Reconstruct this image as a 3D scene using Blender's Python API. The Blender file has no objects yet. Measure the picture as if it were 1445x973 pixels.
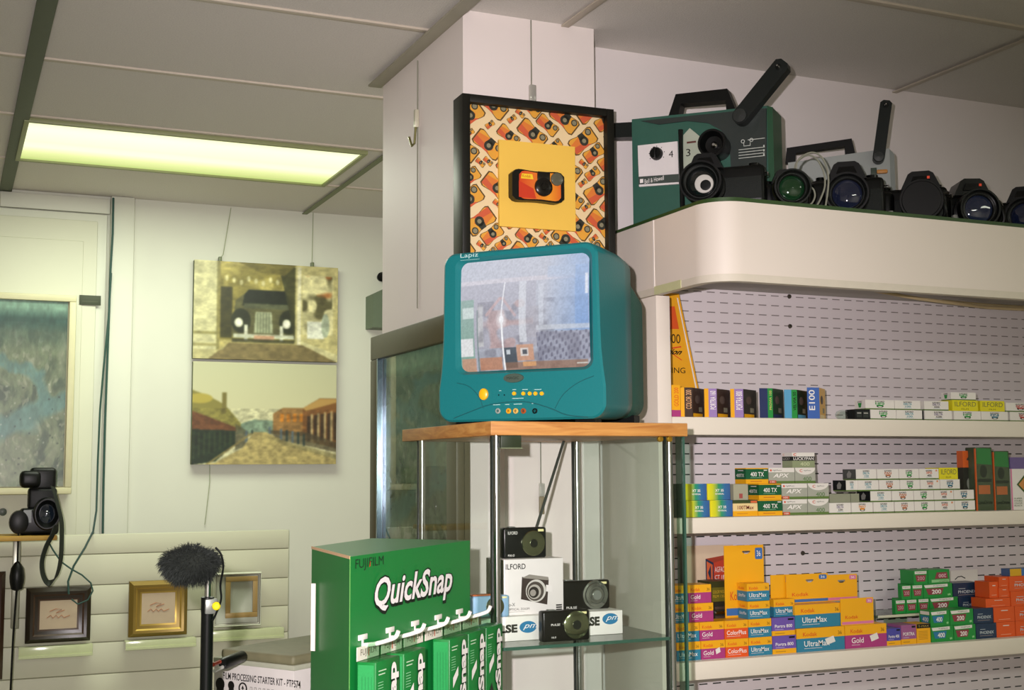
import bpy, bmesh, math, random
import numpy as np
from mathutils import Matrix, Vector
random.seed(7); np.random.seed(7)
SC = bpy.context.scene
# ------------------------------------------------------------------ camera
F_PX = 1815.3; CXP, CYP = 722.5, 486.5
EYE = Vector((0, 0, 1.55))
_yaw, _pit, _rol = [math.radians(a) for a in (23.80, 5.618, 0.34)]
_f = Vector((math.sin(_yaw)*math.cos(_pit), math.cos(_yaw)*math.cos(_pit), math.sin(_pit)))
_r0 = Vector((math.cos(_yaw), -math.sin(_yaw), 0)); _d0 = _f.cross(_r0)
_r = _r0*math.cos(_rol) + _d0*math.sin(_rol)
_d = -_r0*math.sin(_rol) + _d0*math.cos(_rol)
cam_data = bpy.data.cameras.new('camera'); cam = bpy.data.objects.new('camera', cam_data)
SC.collection.objects.link(cam); SC.camera = cam
cam_data.sensor_width = 36; cam_data.lens = F_PX/1445*36; cam_data.clip_start = 0.02
mw = Matrix.Identity(4)
for i in range(3):
    mw[i][0] = _r[i]; mw[i][1] = -_d[i]; mw[i][2] = -_f[i]; mw[i][3] = EYE[i]
cam.matrix_world = mw
def ray(px, py):
    return _r*((px-CXP)/F_PX) + _d*((py-CYP)/F_PX) + _f
def on(px, py, ax, val):
    """the point of the plane axis=val seen at a pixel of the photograph"""
    v = ray(px, py); return EYE + v*((val-EYE[ax])/v[ax])
# ------------------------------------------------------------------ world, lights, exposure
SC.view_settings.view_transform = 'Standard'; SC.view_settings.look = 'None'
SC.view_settings.exposure = 0.0; SC.view_settings.gamma = 1.0; SC.view_settings.use_curve_mapping = False
W = bpy.data.worlds.new('world'); SC.world = W; W.use_nodes = True
W.node_tree.nodes['Background'].inputs[0].default_value = (1.0, 0.93, 0.9, 1)
W.node_tree.nodes['Background'].inputs[1].default_value = 0.25
FLASH_W = 315; PANEL_W = 19; FILL_W = 62
fl = bpy.data.lights.new('camera_flash', 'SPOT'); fl.energy = FLASH_W; fl.shadow_soft_size = 0.012
fl.color = (1.0, 0.90, 0.93); fl.spot_size = math.radians(66); fl.spot_blend = 1.0
flo = bpy.data.objects.new('camera_flash', fl); SC.collection.objects.link(flo)
flo.location = EYE - _r*0.08 - _d*0.07
aim = Vector((0.86, 2.6, 1.66)) - flo.location
flo.rotation_euler = aim.to_track_quat('-Z', 'Y').to_euler()
def area(name, loc, sx, sy, power, col, rot=(0, 0, 0)):
    l = bpy.data.lights.new(name, 'AREA'); l.shape = 'RECTANGLE'; l.size = sx; l.size_y = sy
    l.energy = power; l.color = col
    o = bpy.data.objects.new(name, l); SC.collection.objects.link(o); o.location = loc; o.rotation_euler = rot
    return o
area('ceiling_panel_light', (0.72, 4.26, 2.585), 1.08, 0.54, PANEL_W, (0.93, 1.0, 0.82))
area('fill_light_front', (0.8, -1.3, 2.585), 1.08, 0.54, FILL_W, (0.97, 1.0, 0.86))  # added fill lamp, out of view behind the camera
area('fill_light_side', (2.9, 0.8, 2.585), 1.08, 0.54, FILL_W*.16, (0.97, 1.0, 0.86))  # added weak fill lamp, out of view on the right
# ------------------------------------------------------------------ materials
def lin(h):
    if isinstance(h, str):
        c = [int(h[i:i+2], 16)/255 for i in (1, 3, 5)]
        return tuple(x/12.92 if x <= 0.04045 else ((x+0.055)/1.055)**2.4 for x in c)
    return tuple(h)
_mc = {}
def mat(col, rough=0.5, metal=0.0, noise=0.06, scale=40.0, bump=0.0, emit=0.0, coat=0.0, ramp=None):
    key = (str(col), rough, metal, noise, scale, bump, emit, coat, str(ramp))
    if key in _mc: return _mc[key]
    m = bpy.data.materials.new('surface_%03d' % len(_mc)); m.use_nodes = True; nt = m.node_tree
    b = nt.nodes['Principled BSDF']; c = lin(col)
    b.inputs['Roughness'].default_value = rough; b.inputs['Metallic'].default_value = metal
    b.inputs['Coat Weight'].default_value = coat
    if max(c) < .02 and not metal: b.inputs['Specular IOR Level'].default_value = .28
    tc = nt.nodes.new('ShaderNodeTexCoord')
    nz = nt.nodes.new('ShaderNodeTexNoise'); nz.inputs['Scale'].default_value = scale; nz.inputs['Detail'].default_value = 3
    nt.links.new(tc.outputs['Object'], nz.inputs['Vector'])
    mx = nt.nodes.new('ShaderNodeMix'); mx.data_type = 'RGBA'
    mx.inputs['A'].default_value = tuple(x*(1-noise) for x in c)+(1,)
    mx.inputs['B'].default_value = tuple(min(1, x*(1+noise)) for x in c)+(1,)
    nt.links.new(nz.outputs['Fac'], mx.inputs['Factor'])
    out = mx.outputs['Result']
    if ramp:
        sp = nt.nodes.new('ShaderNodeSeparateXYZ'); nt.links.new(tc.outputs['Generated'], sp.inputs[0])
        cr = nt.nodes.new('ShaderNodeValToRGB'); el = cr.color_ramp.elements
        for i, (p, cc) in enumerate(ramp['stops']):
            e = el[i] if i < 2 else el.new(p)
            e.position = p; e.color = lin(cc)+(1,)
        nt.links.new(sp.outputs[ramp['axis']], cr.inputs[0]); out = cr.outputs[0]
    nt.links.new(out, b.inputs['Base Color'])
    if emit:
        nt.links.new(out, b.inputs['Emission Color']); b.inputs['Emission Strength'].default_value = emit
    if bump:
        bp = nt.nodes.new('ShaderNodeBump'); bp.inputs['Strength'].default_value = bump; bp.inputs['Distance'].default_value = 0.002
        nt.links.new(nz.outputs['Fac'], bp.inputs['Height']); nt.links.new(bp.outputs[0], b.inputs['Normal'])
    _mc[key] = m; return m
def glass_mat(tint, ior=1.45, gl=0.02):
    key = ('glass', tint, ior, gl)
    if key in _mc: return _mc[key]
    m = bpy.data.materials.new('clear_glass_%d' % len(_mc)); m.use_nodes = True; nt = m.node_tree; nt.nodes.clear()
    o = nt.nodes.new('ShaderNodeOutputMaterial'); mx = nt.nodes.new('ShaderNodeMixShader')
    t = nt.nodes.new('ShaderNodeBsdfTransparent'); t.inputs[0].default_value = tint+(1,)
    g = nt.nodes.new('ShaderNodeBsdfGlossy'); g.inputs['Roughness'].default_value = gl
    fr = nt.nodes.new('ShaderNodeFresnel'); fr.inputs[0].default_value = ior
    ge = nt.nodes.new('ShaderNodeNewGeometry'); iv = nt.nodes.new('ShaderNodeMath'); iv.operation = 'SUBTRACT'; iv.inputs[0].default_value = 1; nt.links.new(ge.outputs['Backfacing'], iv.inputs[1])
    mu = nt.nodes.new('ShaderNodeMath'); mu.operation = 'MULTIPLY'; nt.links.new(fr.outputs[0], mu.inputs[0]); nt.links.new(iv.outputs[0], mu.inputs[1])
    nt.links.new(mu.outputs[0], mx.inputs[0]); nt.links.new(t.outputs[0], mx.inputs[1]); nt.links.new(g.outputs[0], mx.inputs[2])
    nt.links.new(mx.outputs[0], o.inputs[0]); _mc[key] = m; return m
def vcol_mat(name, rough=0.5, emit=0.0, coat=0.0):
    m = bpy.data.materials.new(name); m.use_nodes = True; nt = m.node_tree; b = nt.nodes['Principled BSDF']
    a = nt.nodes.new('ShaderNodeVertexColor'); a.layer_name = 'paint'
    if emit: b.inputs['Base Color'].default_value = (.03, .035, .04, 1)
    else: nt.links.new(a.outputs[0], b.inputs['Base Color'])
    b.inputs['Roughness'].default_value = rough
    b.inputs['Coat Weight'].default_value = coat
    if emit:
        nt.links.new(a.outputs[0], b.inputs['Emission Color']); b.inputs['Emission Strength'].default_value = emit
    return m
def slot_mat(px, pz, x0, z0, dw, dh, base, slot='#17211b'):
    """white perforated panel: short horizontal slots punched in rows (object coordinates, metres)"""
    m = bpy.data.materials.new('perforated_panel'); m.use_nodes = True; nt = m.node_tree; b = nt.nodes['Principled BSDF']
    tc = nt.nodes.new('ShaderNodeTexCoord'); sp = nt.nodes.new('ShaderNodeSeparateXYZ'); nt.links.new(tc.outputs['Object'], sp.inputs[0])
    def M(op, a, bb=None):
        n = nt.nodes.new('ShaderNodeMath'); n.operation = op
        for i, v in enumerate((a, bb)):
            if v is None: continue
            if isinstance(v, (int, float)): n.inputs[i].default_value = v
            else: nt.links.new(v, n.inputs[i])
        return n.outputs[0]
    u = M('FRACT', M('DIVIDE', M('SUBTRACT', sp.outputs[0], x0), px)); v = M('FRACT', M('DIVIDE', M('SUBTRACT', sp.outputs[2], z0), pz))
    mask = M('MULTIPLY', M('LESS_THAN', u, dw/px), M('LESS_THAN', v, dh/pz))
    mx = nt.nodes.new('ShaderNodeMix'); mx.data_type = 'RGBA'
    mx.inputs['A'].default_value = lin(base)+(1,); mx.inputs['B'].default_value = lin(slot)+(1,)
    nt.links.new(mask, mx.inputs['Factor']); nt.links.new(mx.outputs['Result'], b.inputs['Base Color']); b.inputs['Roughness'].default_value = 0.55
    return m
WHITE = mat('#ece6e0', 0.5, noise=0.02); BLACK = mat('#090b0a', 0.35); CHROME = mat('#c8c8c8', 0.12, 1.0)
TEXTW = mat('#f3efe9', 0.5, noise=0.01); TEXTK = mat('#15120f', 0.5, noise=0.01)
# ------------------------------------------------------------------ mesh building
_txt = {}
def text_geo(s, off=0.0):
    k = (s, off)
    if k not in _txt:
        cu = bpy.data.curves.new('t', 'FONT'); cu.body = s; cu.resolution_u = 3; cu.offset = off
        o = bpy.data.objects.new('t', cu); SC.collection.objects.link(o)
        bpy.context.view_layer.update()
        me = bpy.data.meshes.new_from_object(o.evaluated_get(bpy.context.evaluated_depsgraph_get()))
        vs = [tuple(v.co[:2]) for v in me.vertices]; fs = [tuple(p.vertices) for p in me.polygons]
        bpy.data.objects.remove(o); bpy.data.curves.remove(cu); bpy.data.meshes.remove(me)
        if not vs: vs = [(0, 0), (1, 0), (0, 1)]; fs = []
        a = np.array(vs); lo, hi = a.min(0), a.max(0)
        _txt[k] = ((a-lo)/np.maximum(hi-lo, 1e-6), fs)
    return _txt[k]
class MB:
    def __init__(s): s.V = []; s.F = []; s.I = []; s.mats = []; s.T = Matrix.Identity(4)
    def mi(s, m):
        if m not in s.mats: s.mats.append(m)
        return s.mats.index(m)
    def add(s, vs, fs, m, T=None):
        T = s.T @ T if T is not None else s.T
        n = len(s.V); s.V += [tuple(T @ Vector(v)) for v in vs]; k = s.mi(m)
        for f in fs: s.F.append(tuple(n+i for i in f)); s.I.append(k)
        return s
    def box(s, x0, y0, z0, x1, y1, z1, m, bev=0.0, T=None, seg=2):
        bm = bmesh.new(); bmesh.ops.create_cube(bm, size=1)
        for v in bm.verts: v.co = Vector(((x0+x1)/2+v.co.x*(x1-x0), (y0+y1)/2+v.co.y*(y1-y0), (z0+z1)/2+v.co.z*(z1-z0)))
        if bev: bmesh.ops.bevel(bm, geom=bm.edges[:], offset=bev, segments=seg, affect='EDGES', profile=0.5)
        bm.verts.index_update(); s.add([v.co[:] for v in bm.verts], [[v.index for v in f.verts] for f in bm.faces], m, T); bm.free(); return s
    def lathe(s, prof, m, T=None, n=32, cap=True):
        """profile [(radius, height)] turned about local z"""
        vs = []; fs = []
        for r, h in prof:
            for i in range(n):
                a = 2*math.pi*i/n; vs.append((r*math.cos(a), r*math.sin(a), h))
        for j in range(len(prof)-1):
            for i in range(n):
                fs.append((j*n+i, j*n+(i+1) % n, (j+1)*n+(i+1) % n, (j+1)*n+i))
        if cap: fs.append(tuple(range(n-1, -1, -1))); fs.append(tuple((len(prof)-1)*n+i for i in range(n)))
        return s.add(vs, fs, m, T)
    def tube(s, pts, r, m, n=8):
        P = [Vector(p) for p in pts]; vs = []; fs = []; up = Vector((0, 0, 1)); prev = None
        for i, p in enumerate(P):
            t = (P[min(i+1, len(P)-1)]-P[max(i-1, 0)]).normalized()
            a = prev if prev is not None else (up if abs(t.z) < 0.9 else Vector((1, 0, 0)))
            a = (a - t*a.dot(t)).normalized(); b = t.cross(a); prev = a
            rr = r[i] if isinstance(r, (list, tuple)) else r
            for k in range(n):
                q = 2*math.pi*k/n; vs.append(tuple(p+a*rr*math.cos(q)+b*rr*math.sin(q)))
        for j in range(len(P)-1):
            for k in range(n): fs.append((j*n+k, j*n+(k+1) % n, (j+1)*n+(k+1) % n, (j+1)*n+k))
        fs.append(tuple(range(n-1, -1, -1))); fs.append(tuple((len(P)-1)*n+i for i in range(n)))
        return s.add(vs, fs, m)
    def prism(s, poly, y0, y1, m, T=None):
        """outline in x,z extruded from y0 to y1"""
        n = len(poly); vs = [(x, y0, z) for x, z in poly]+[(x, y1, z) for x, z in poly]
        fs = [tuple(range(n)), tuple(range(2*n-1, n-1, -1))]+[(i, i+n, (i+1) % n+n, (i+1) % n) for i in range(n)]
        return s.add(vs, fs, m, T)
    def prismz(s, poly, z0, z1, m, T=None):
        n = len(poly); vs = [(x, y, z0) for x, y in poly]+[(x, y, z1) for x, y in poly]
        fs = [tuple(range(n-1, -1, -1)), tuple(range(n, 2*n))]+[(i, (i+1) % n, (i+1) % n+n, i+n) for i in range(n)]
        return s.add(vs, fs, m, T)
    def text(s, st, x0, z0, x1, z1, m, y=-0.0006, shear=0.0, bold=0.0, T=None, rot=False, slope=0.0):
        """flat lettering fitted into a rectangle of the x,z plane, read from -y"""
        a, fs = text_geo(st, bold)
        if rot: vs = [(x0+(x1-x0)*(1-v), y, z0+(z1-z0)*(u+shear*v)) for u, v in a]
        else: vs = [(x0+(x1-x0)*(u+shear*v), y, z0+(z1-z0)*v+slope*(x1-x0)*u) for u, v in a]
        return s.add(vs, fs, m, T)
    def quad(s, x0, z0, x1, z1, m, y=-0.0004, T=None): return s.add([(x0, y, z0), (x1, y, z0), (x1, y, z1), (x0, y, z1)], [(0, 1, 2, 3)], m, T)
    def poly(s, pts, m, y=-0.0004, T=None): return s.add([(a, y, b) for a, b in pts], [tuple(range(len(pts)))], m, T)
    def disc(s, cx, cz, rx, rz, m, y=-0.0005, n=28, T=None):
        return s.poly([(cx+rx*math.cos(2*math.pi*i/n), cz+rz*math.sin(2*math.pi*i/n)) for i in range(n)], m, y, T)
    def build(s, name, parent=None, sharp=35, loc=None, rz=0.0):
        me = bpy.data.meshes.new(name); me.from_pydata(s.V, [], s.F)
        for m in s.mats: me.materials.append(m)
        me.polygons.foreach_set('material_index', s.I); me.polygons.foreach_set('use_smooth', [True]*len(s.F)); me.validate()
        me.set_sharp_from_angle(angle=math.radians(sharp)); me.update()
        o = bpy.data.objects.new(name, me); SC.collection.objects.link(o); o.parent = parent
        if loc is not None: o.location = loc
        o.rotation_euler = (0, 0, rz); return o
def rails(m, w, h, f, y0, y1, mt, bev=.002):
    """four frame rails that meet without overlapping"""
    m.box(0, y0, 0, w, y1, f, mt, bev); m.box(0, y0, h-f, w, y1, h, mt, bev); m.box(0, y0, f+.0002, f, y1, h-f-.0002, mt, bev); m.box(w-f, y0, f+.0002, w, y1, h-f-.0002, mt, bev)
def tag(o, label, cat, group=None, kind=None):
    o['label'] = label; o['category'] = cat
    if group: o['group'] = group
    if kind: o['kind'] = kind
    return o
def thing(name, label, cat, loc=(0, 0, 0), rz=0.0, group=None):
    o = bpy.data.objects.new(name, None); SC.collection.objects.link(o); o.empty_display_size = 0.05
    o.location = loc; o.rotation_euler = (0, 0, rz); return tag(o, label, cat, group)
def struct(name, mb, sharp=35):
    o = mb.build(name, sharp=sharp); o['kind'] = 'structure'; return o
def copy_tree(o, parent=None):
    c = o.copy(); SC.collection.objects.link(c); c.parent = parent
    for ch in [x for x in bpy.data.objects if x.parent == o]: copy_tree(ch, c)
    return c
AX_Y = Matrix.Rotation(math.radians(90), 4, 'X')      # lathe axis z -> -y (towards the viewer side)
def TL(x, y, z): return Matrix.Translation((x, y, z))
class Face:
    """a vertical face: local x along it, local y behind it, local z up; uv() reads local coordinates off the photograph"""
    def __init__(s, o, rz): s.o = Vector(o); s.rz = rz; s.u = Vector((math.cos(rz), math.sin(rz), 0)); s.n = Vector((-math.sin(rz), math.cos(rz), 0))
    def uv(s, px, py, y=0.0):
        v = ray(px, py); p = EYE+v*((s.o+s.n*y-EYE).dot(s.n)/v.dot(s.n)); q = p-s.o; return q.dot(s.u), q.z
def rrect(x0, z0, x1, z1, r, n=6):
    out = []
    for cx, cz, a0 in ((x1-r, z1-r, 0), (x0+r, z1-r, 90), (x0+r, z0+r, 180), (x1-r, z0+r, 270)):
        for i in range(n+1):
            a = math.radians(a0+90*i/n); out.append((cx+r*math.cos(a), cz+r*math.sin(a)))
    return out[::-1]
# ------------------------------------------------------------------ painted pictures (numpy canvases -> colours of a fine mesh)
class Canvas:
    def __init__(s, w, h, col): s.w, s.h = w, h; s.a = np.zeros((h, w, 3)); s.a[:] = [int(col[i:i+2], 16)/255 for i in (1, 3, 5)]; s.Y, s.X = np.mgrid[0:h, 0:w]; s.X = (s.X+.5)/w; s.Y = (s.Y+.5)/h
    def c(s, col): return np.array([int(col[i:i+2], 16)/255 for i in (1, 3, 5)])
    def put(s, m, col, al=1.0): m = np.clip(m, 0, 1)[..., None]*al; s.a = s.a*(1-m)+s.c(col)*m; return s
    def rect(s, x0, y0, x1, y1, col, al=1.0, so=0.006):
        sm = lambda t: np.clip(t/so+.5, 0, 1); return s.put(sm(s.X-x0)*sm(x1-s.X)*sm(s.Y-y0)*sm(y1-s.Y), col, al)
    def ell(s, x, y, rx, ry, col, al=1.0, so=0.15): return s.put((1-((s.X-x)/rx)**2-((s.Y-y)/ry)**2)/so, col, al)
    def poly(s, pts, col, al=1.0):
        ins = np.zeros_like(s.X, bool); n = len(pts)
        for i in range(n):
            (x1, y1), (x2, y2) = pts[i], pts[(i+1) % n]
            if y1 == y2: continue
            ins ^= ((s.Y > y1) != (s.Y > y2)) & (s.X < (x2-x1)*(s.Y-y1)/(y2-y1)+x1)
        return s.put(ins.astype(float), col, al)
    def line(s, x1, y1, x2, y2, w, col, al=1.0):
        dx, dy = x2-x1, y2-y1; t = np.clip(((s.X-x1)*dx+(s.Y-y1)*dy)/(dx*dx+dy*dy), 0, 1)
        return s.put((w-np.hypot(s.X-x1-t*dx, s.Y-y1-t*dy))/(w*.5), col, al)
    def noise(s, fx, fy, seed=0):
        r = np.random.RandomState(seed); g = r.rand(fy+2, fx+2); x = s.X*fx; y = s.Y*fy
        xi, yi = x.astype(int), y.astype(int); u, v = x-xi, y-yi; u = u*u*(3-2*u); v = v*v*(3-2*v)
        return (g[yi, xi]*(1-u)+g[yi, xi+1]*u)*(1-v)+(g[yi+1, xi]*(1-u)+g[yi+1, xi+1]*u)*v
    def fbm(s, f, seed=0, o=4): return sum(s.noise(f*2**k, f*2**k, seed+k)*.5**k for k in range(o))/sum(.5**k for k in range(o))
    def blur(s, n=1):
        for _ in range(n):
            p = np.pad(s.a, ((1, 1), (1, 1), (0, 0)), 'edge'); s.a = (p[:-2, 1:-1]+p[2:, 1:-1]+p[1:-1, :-2]+p[1:-1, 2:]+2*s.a)/6
        return s
    def mul(s, m): s.a = np.clip(s.a*m[..., None], 0, 1); return s
def painting(name, cv, w, h, m, parent, y=0.0, x0=0.0, z0=0.0, bulge=0.0, keep=None, thick=0.0):
    """canvas laid on a w x h grid in the x,z plane"""
    nx, nz = cv.w, cv.h
    gx, gz = np.meshgrid(np.linspace(0, 1, nx), np.linspace(1, 0, nz))
    yy = y - bulge*(1-(2*gx-1)**2)*(1-(2*gz-1)**2) - bulge*0.8*(2-(2*gx-1)**2-(2*gz-1)**2)/2
    co = np.stack([x0+gx*w, yy, z0+gz*h], -1).reshape(-1, 3)
    i = np.arange((nz-1)*(nx-1)); r = i//(nx-1); c = i % (nx-1); a = r*nx+c
    fs = np.stack([a+nx, a+nx+1, a+1, a], -1)
    me = bpy.data.meshes.new(name); me.from_pydata(co.tolist(), [], fs.tolist())
    l = np.where(cv.a <= .04045, cv.a/12.92, ((cv.a+.055)/1.055)**2.4)
    ca = me.color_attributes.new('paint', 'FLOAT_COLOR', 'POINT')
    ca.data.foreach_set('color', np.concatenate([l.reshape(-1, 3), np.ones((nx*nz, 1))], 1).ravel())
    me.materials.append(m); me.polygons.foreach_set('use_smooth', [True]*len(me.polygons)); me.update()
    o = bpy.data.objects.new(name, me); SC.collection.objects.link(o); o.parent = parent; return o
# ================================================================== THE ROOM
ZC = 2.604; YL = 5.05; YW = 2.775; YF = 2.5; XE = 1.458; XP = 1.055
YELW = mat('#d6d8c8', 0.6, noise=0.03, scale=6); PINKW = mat('#e6dfdc', 0.6, noise=0.02, scale=8)
m = MB(); m.box(-2.4, -3.0, -0.1, 4.2, 5.3, 0, mat('#8b8276', 0.5, noise=.15, scale=12)); struct('floor', m)
CEIL = mat('#dbd6ce', 0.9, noise=0.14, scale=260, bump=0.5)
m = MB(); m.box(-2.4, -3.0, ZC, 4.2, 5.3, ZC+0.08, CEIL); struct('ceiling', m)
m = MB(); m.box(-2.4, YL, 0, 2.4, YL+0.1, ZC, YELW); struct('wall_back', m)
m = MB(); m.box(1.392, YW, 0, 4.2, YW+0.45, ZC, PINKW); struct('wall_right_display', m)
m = MB(); m.box(-2.4, -3.0, 0, -2.3, YL, ZC, PINKW); struct('wall_left', m)
m = MB(); m.box(4.1, -3.0, 0, 4.2, YW, ZC, PINKW); struct('wall_right', m)
m = MB(); m.box(2.3, YW+0.45, 0, 2.4, YL, ZC, PINKW); struct('wall_alcove', m)
m = MB(); m.box(-2.4, -3.1, 0, 4.2, -3.0, ZC, PINKW); struct('wall_front', m)
m = MB(); m.box(XP, 2.66, 0, 1.392, 3.245, ZC, mat('#e9e0da', .55, noise=.02, scale=8)); struct('pillar', m)
# ceiling grid
TB = mat('#c9bfae', 0.6); RAIL = mat('#5d6552', 0.7)
for i, y in enumerate((-2.34, -1.77, -1.2, -.62, -.04, .53, 1.10, 1.68, 2.25, 2.82, 3.395, 3.965, 4.535)):
    for j, (xa, xb) in enumerate(((-2.3, .155), (.2, 4.1))):
        if xb > 4 and y > 2.75:
            xb = 1.05 if 2.66 < y < 3.245 else 2.3
        m = MB(); m.box(xa, y-.010, ZC-.005, xb, y+.010, ZC+.002, TB, .001); struct('trim_%d' % (1+2*i+j), m)
for k, (x, hw) in enumerate(((-.94, .008), (.177, .022), (1.31, .010), (2.395, .008), (3.5, .008))):
    m = MB(); y1 = 2.65 if k == 2 else (YL if x < 1 else YW); m.box(x-hw, -3, ZC-.010, x+hw, y1, ZC-.0055, RAIL if k in (1,) else TB, .001); struct('trim_%d' % (40+k), m)
m = MB(); m.box(1.30, 3.25, ZC-.010, 1.32, YL, ZC-.0055, mat('#7f8668', .7)); struct('trim_50', m)
m = MB(); m.box(1.018, 1.7, ZC-.016, 1.0545, 3.262, ZC-.0105, mat('#a9a492', .7), .001); struct('trim_51', m)
# corner moulding of the back wall: vertical pilaster strip between door and wall
m = MB(); m.box(.552, YL-.03, 0, .64, YL, ZC, YELW, .006); struct('trim_52', m)
m = MB(); m.box(.16, YL-.02, ZC-.07, .55, YL, ZC-.012, YELW, .004); struct('trim_53', m)
# door / cupboard front at the back left
dr = thing('door_1', '', 'door'); 
for k in ('label', 'category'): del dr[k]
dr['kind'] = 'structure'
DR = mat('#d2d3bd', 0.55, noise=.03, scale=6)
m = MB(); m.box(-1.2, YL-.022, 0, .540, YL, ZC-.075, YELW, .003); m.build('door_frame', dr)
m = MB(); m.box(-.6, YL-.034, .02, .505, YL-.0225, 2.50, DR, .004); m.box(-.5, YL-.037, .1, .455, YL-.033, 2.42, DR, .003); m.build('door_panel', dr)
a = on(112, 416, 1, YL-.036); b = on(142, 431, 1, YL-.036)
m = MB(); m.box(0, -.004, 0, b.x-a.x, 0, a.z-b.z, mat('#3d4430', .6), .001); m.quad(.01, .012, b.x-a.x-.01, .014, mat('#565c44', .6), -.0045)
tag(m.build('door_label', loc=(a.x, YL-.037, b.z)), 'small dark green label plate stuck high on the pale cupboard door', 'label')
# fluorescent ceiling panel
lt = thing('ceiling_light', 'glowing rectangular fluorescent ceiling light over the back wall pictures', 'ceiling light', (.715, 4.252, ZC))
m = MB()
for (a, b, c, d) in ((-.53, -.265, .53, -.25), (-.53, .25, .53, .265), (-.53, -.25, -.515, .25), (.515, -.25, .53, .25)): m.box(a, b, -.014, c, d, 0, mat('#9aa072', .5), .002)
m.build('frame', lt)
def diffuser():
    mm = bpy.data.materials.new('lit_diffuser'); mm.use_nodes = True; nt = mm.node_tree; b = nt.nodes['Principled BSDF']
    tc = nt.nodes.new('ShaderNodeTexCoord'); sp = nt.nodes.new('ShaderNodeSeparateXYZ'); nt.links.new(tc.outputs['Generated'], sp.inputs[0])
    cr = nt.nodes.new('ShaderNodeValToRGB'); e = cr.color_ramp.elements
    st = [(0, '#f6fbc0'), (.18, '#feffe4'), (.5, '#fafdd0'), (.62, '#fdffdc'), (.8, '#dde79a'), (1, '#b3c56e')]
    for i, (p, c) in enumerate(st):
        q = e[i] if i < 2 else e.new(p); q.position = p; q.color = lin(c)+(1,)
    nt.links.new(sp.outputs[1], cr.inputs[0]); nt.links.new(cr.outputs[0], b.inputs['Emission Color']); b.inputs['Emission Strength'].default_value = 1.05
    b.inputs['Base Color'].default_value = (.3, .32, .2, 1); return mm
m = MB(); m.box(-.515, -.25, -.007, .515, .25, -.002, diffuser()); m.build('diffuser', lt)
def fill_fixture(x, y, label):  # ceiling fixture added around an unseen fill lamp
    t = thing('ceiling_light', label, 'ceiling light', (x, y, ZC))
    m = MB()
    for (a, b, c, d) in ((-.53, -.265, .53, -.25), (-.53, .25, .53, .265), (-.53, -.25, -.515, .25), (.515, -.25, .53, .25)): m.box(a, b, -.014, c, d, 0, mat('#9aa072', .5), .002)
    m.build('frame', t); m = MB(); m.box(-.515, -.25, -.007, .515, .25, -.002, diffuser()); m.build('diffuser', t)
fill_fixture(.8, -1.3, 'added fill light fixture on the ceiling behind the camera'); fill_fixture(2.9, .8, 'added fill light fixture above the right side of the shop')
# cables running down the back wall beside the door
CAB = mat('#2f5148', .5)
def px_path(pts, Y): return [tuple(on(a, b, 1, Y)) for a, b in pts]
m = MB(); m.tube(px_path([(160, 279), (159, 330), (156, 380), (154, 440), (151, 520), (148, 600), (146, 680), (145, 752)], YL-.038), .0042, CAB)
tag(m.build('wall_cable'), 'dark green cable running straight down the wall beside the door', 'cable')
m = MB(); m.tube(px_path([(157, 385), (153, 450), (146, 520), (141, 580), (138, 650), (136, 720), (131, 752), (120, 775), (104, 800), (95, 822), (97, 838)], YL-.05)[:7] + px_path([(131, 750), (120, 772), (104, 798), (96, 820), (97, 838)], 4.80), .0035, CAB)
tag(m.build('wall_cable'), 'thin cable bowing left of the straight one, ending at the dark picture frame', 'cable')
m = MB(); m.tube(px_path([(66, 760), (75, 776), (86, 792), (100, 802), (116, 811), (128, 822), (131, 833), (124, 846), (110, 852), (101, 845)], 4.80), .0028, CAB)
tag(m.build('loose_wire'), 'thin loose wire looping across the dark picture frame on the slatted panel', 'wire')
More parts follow.
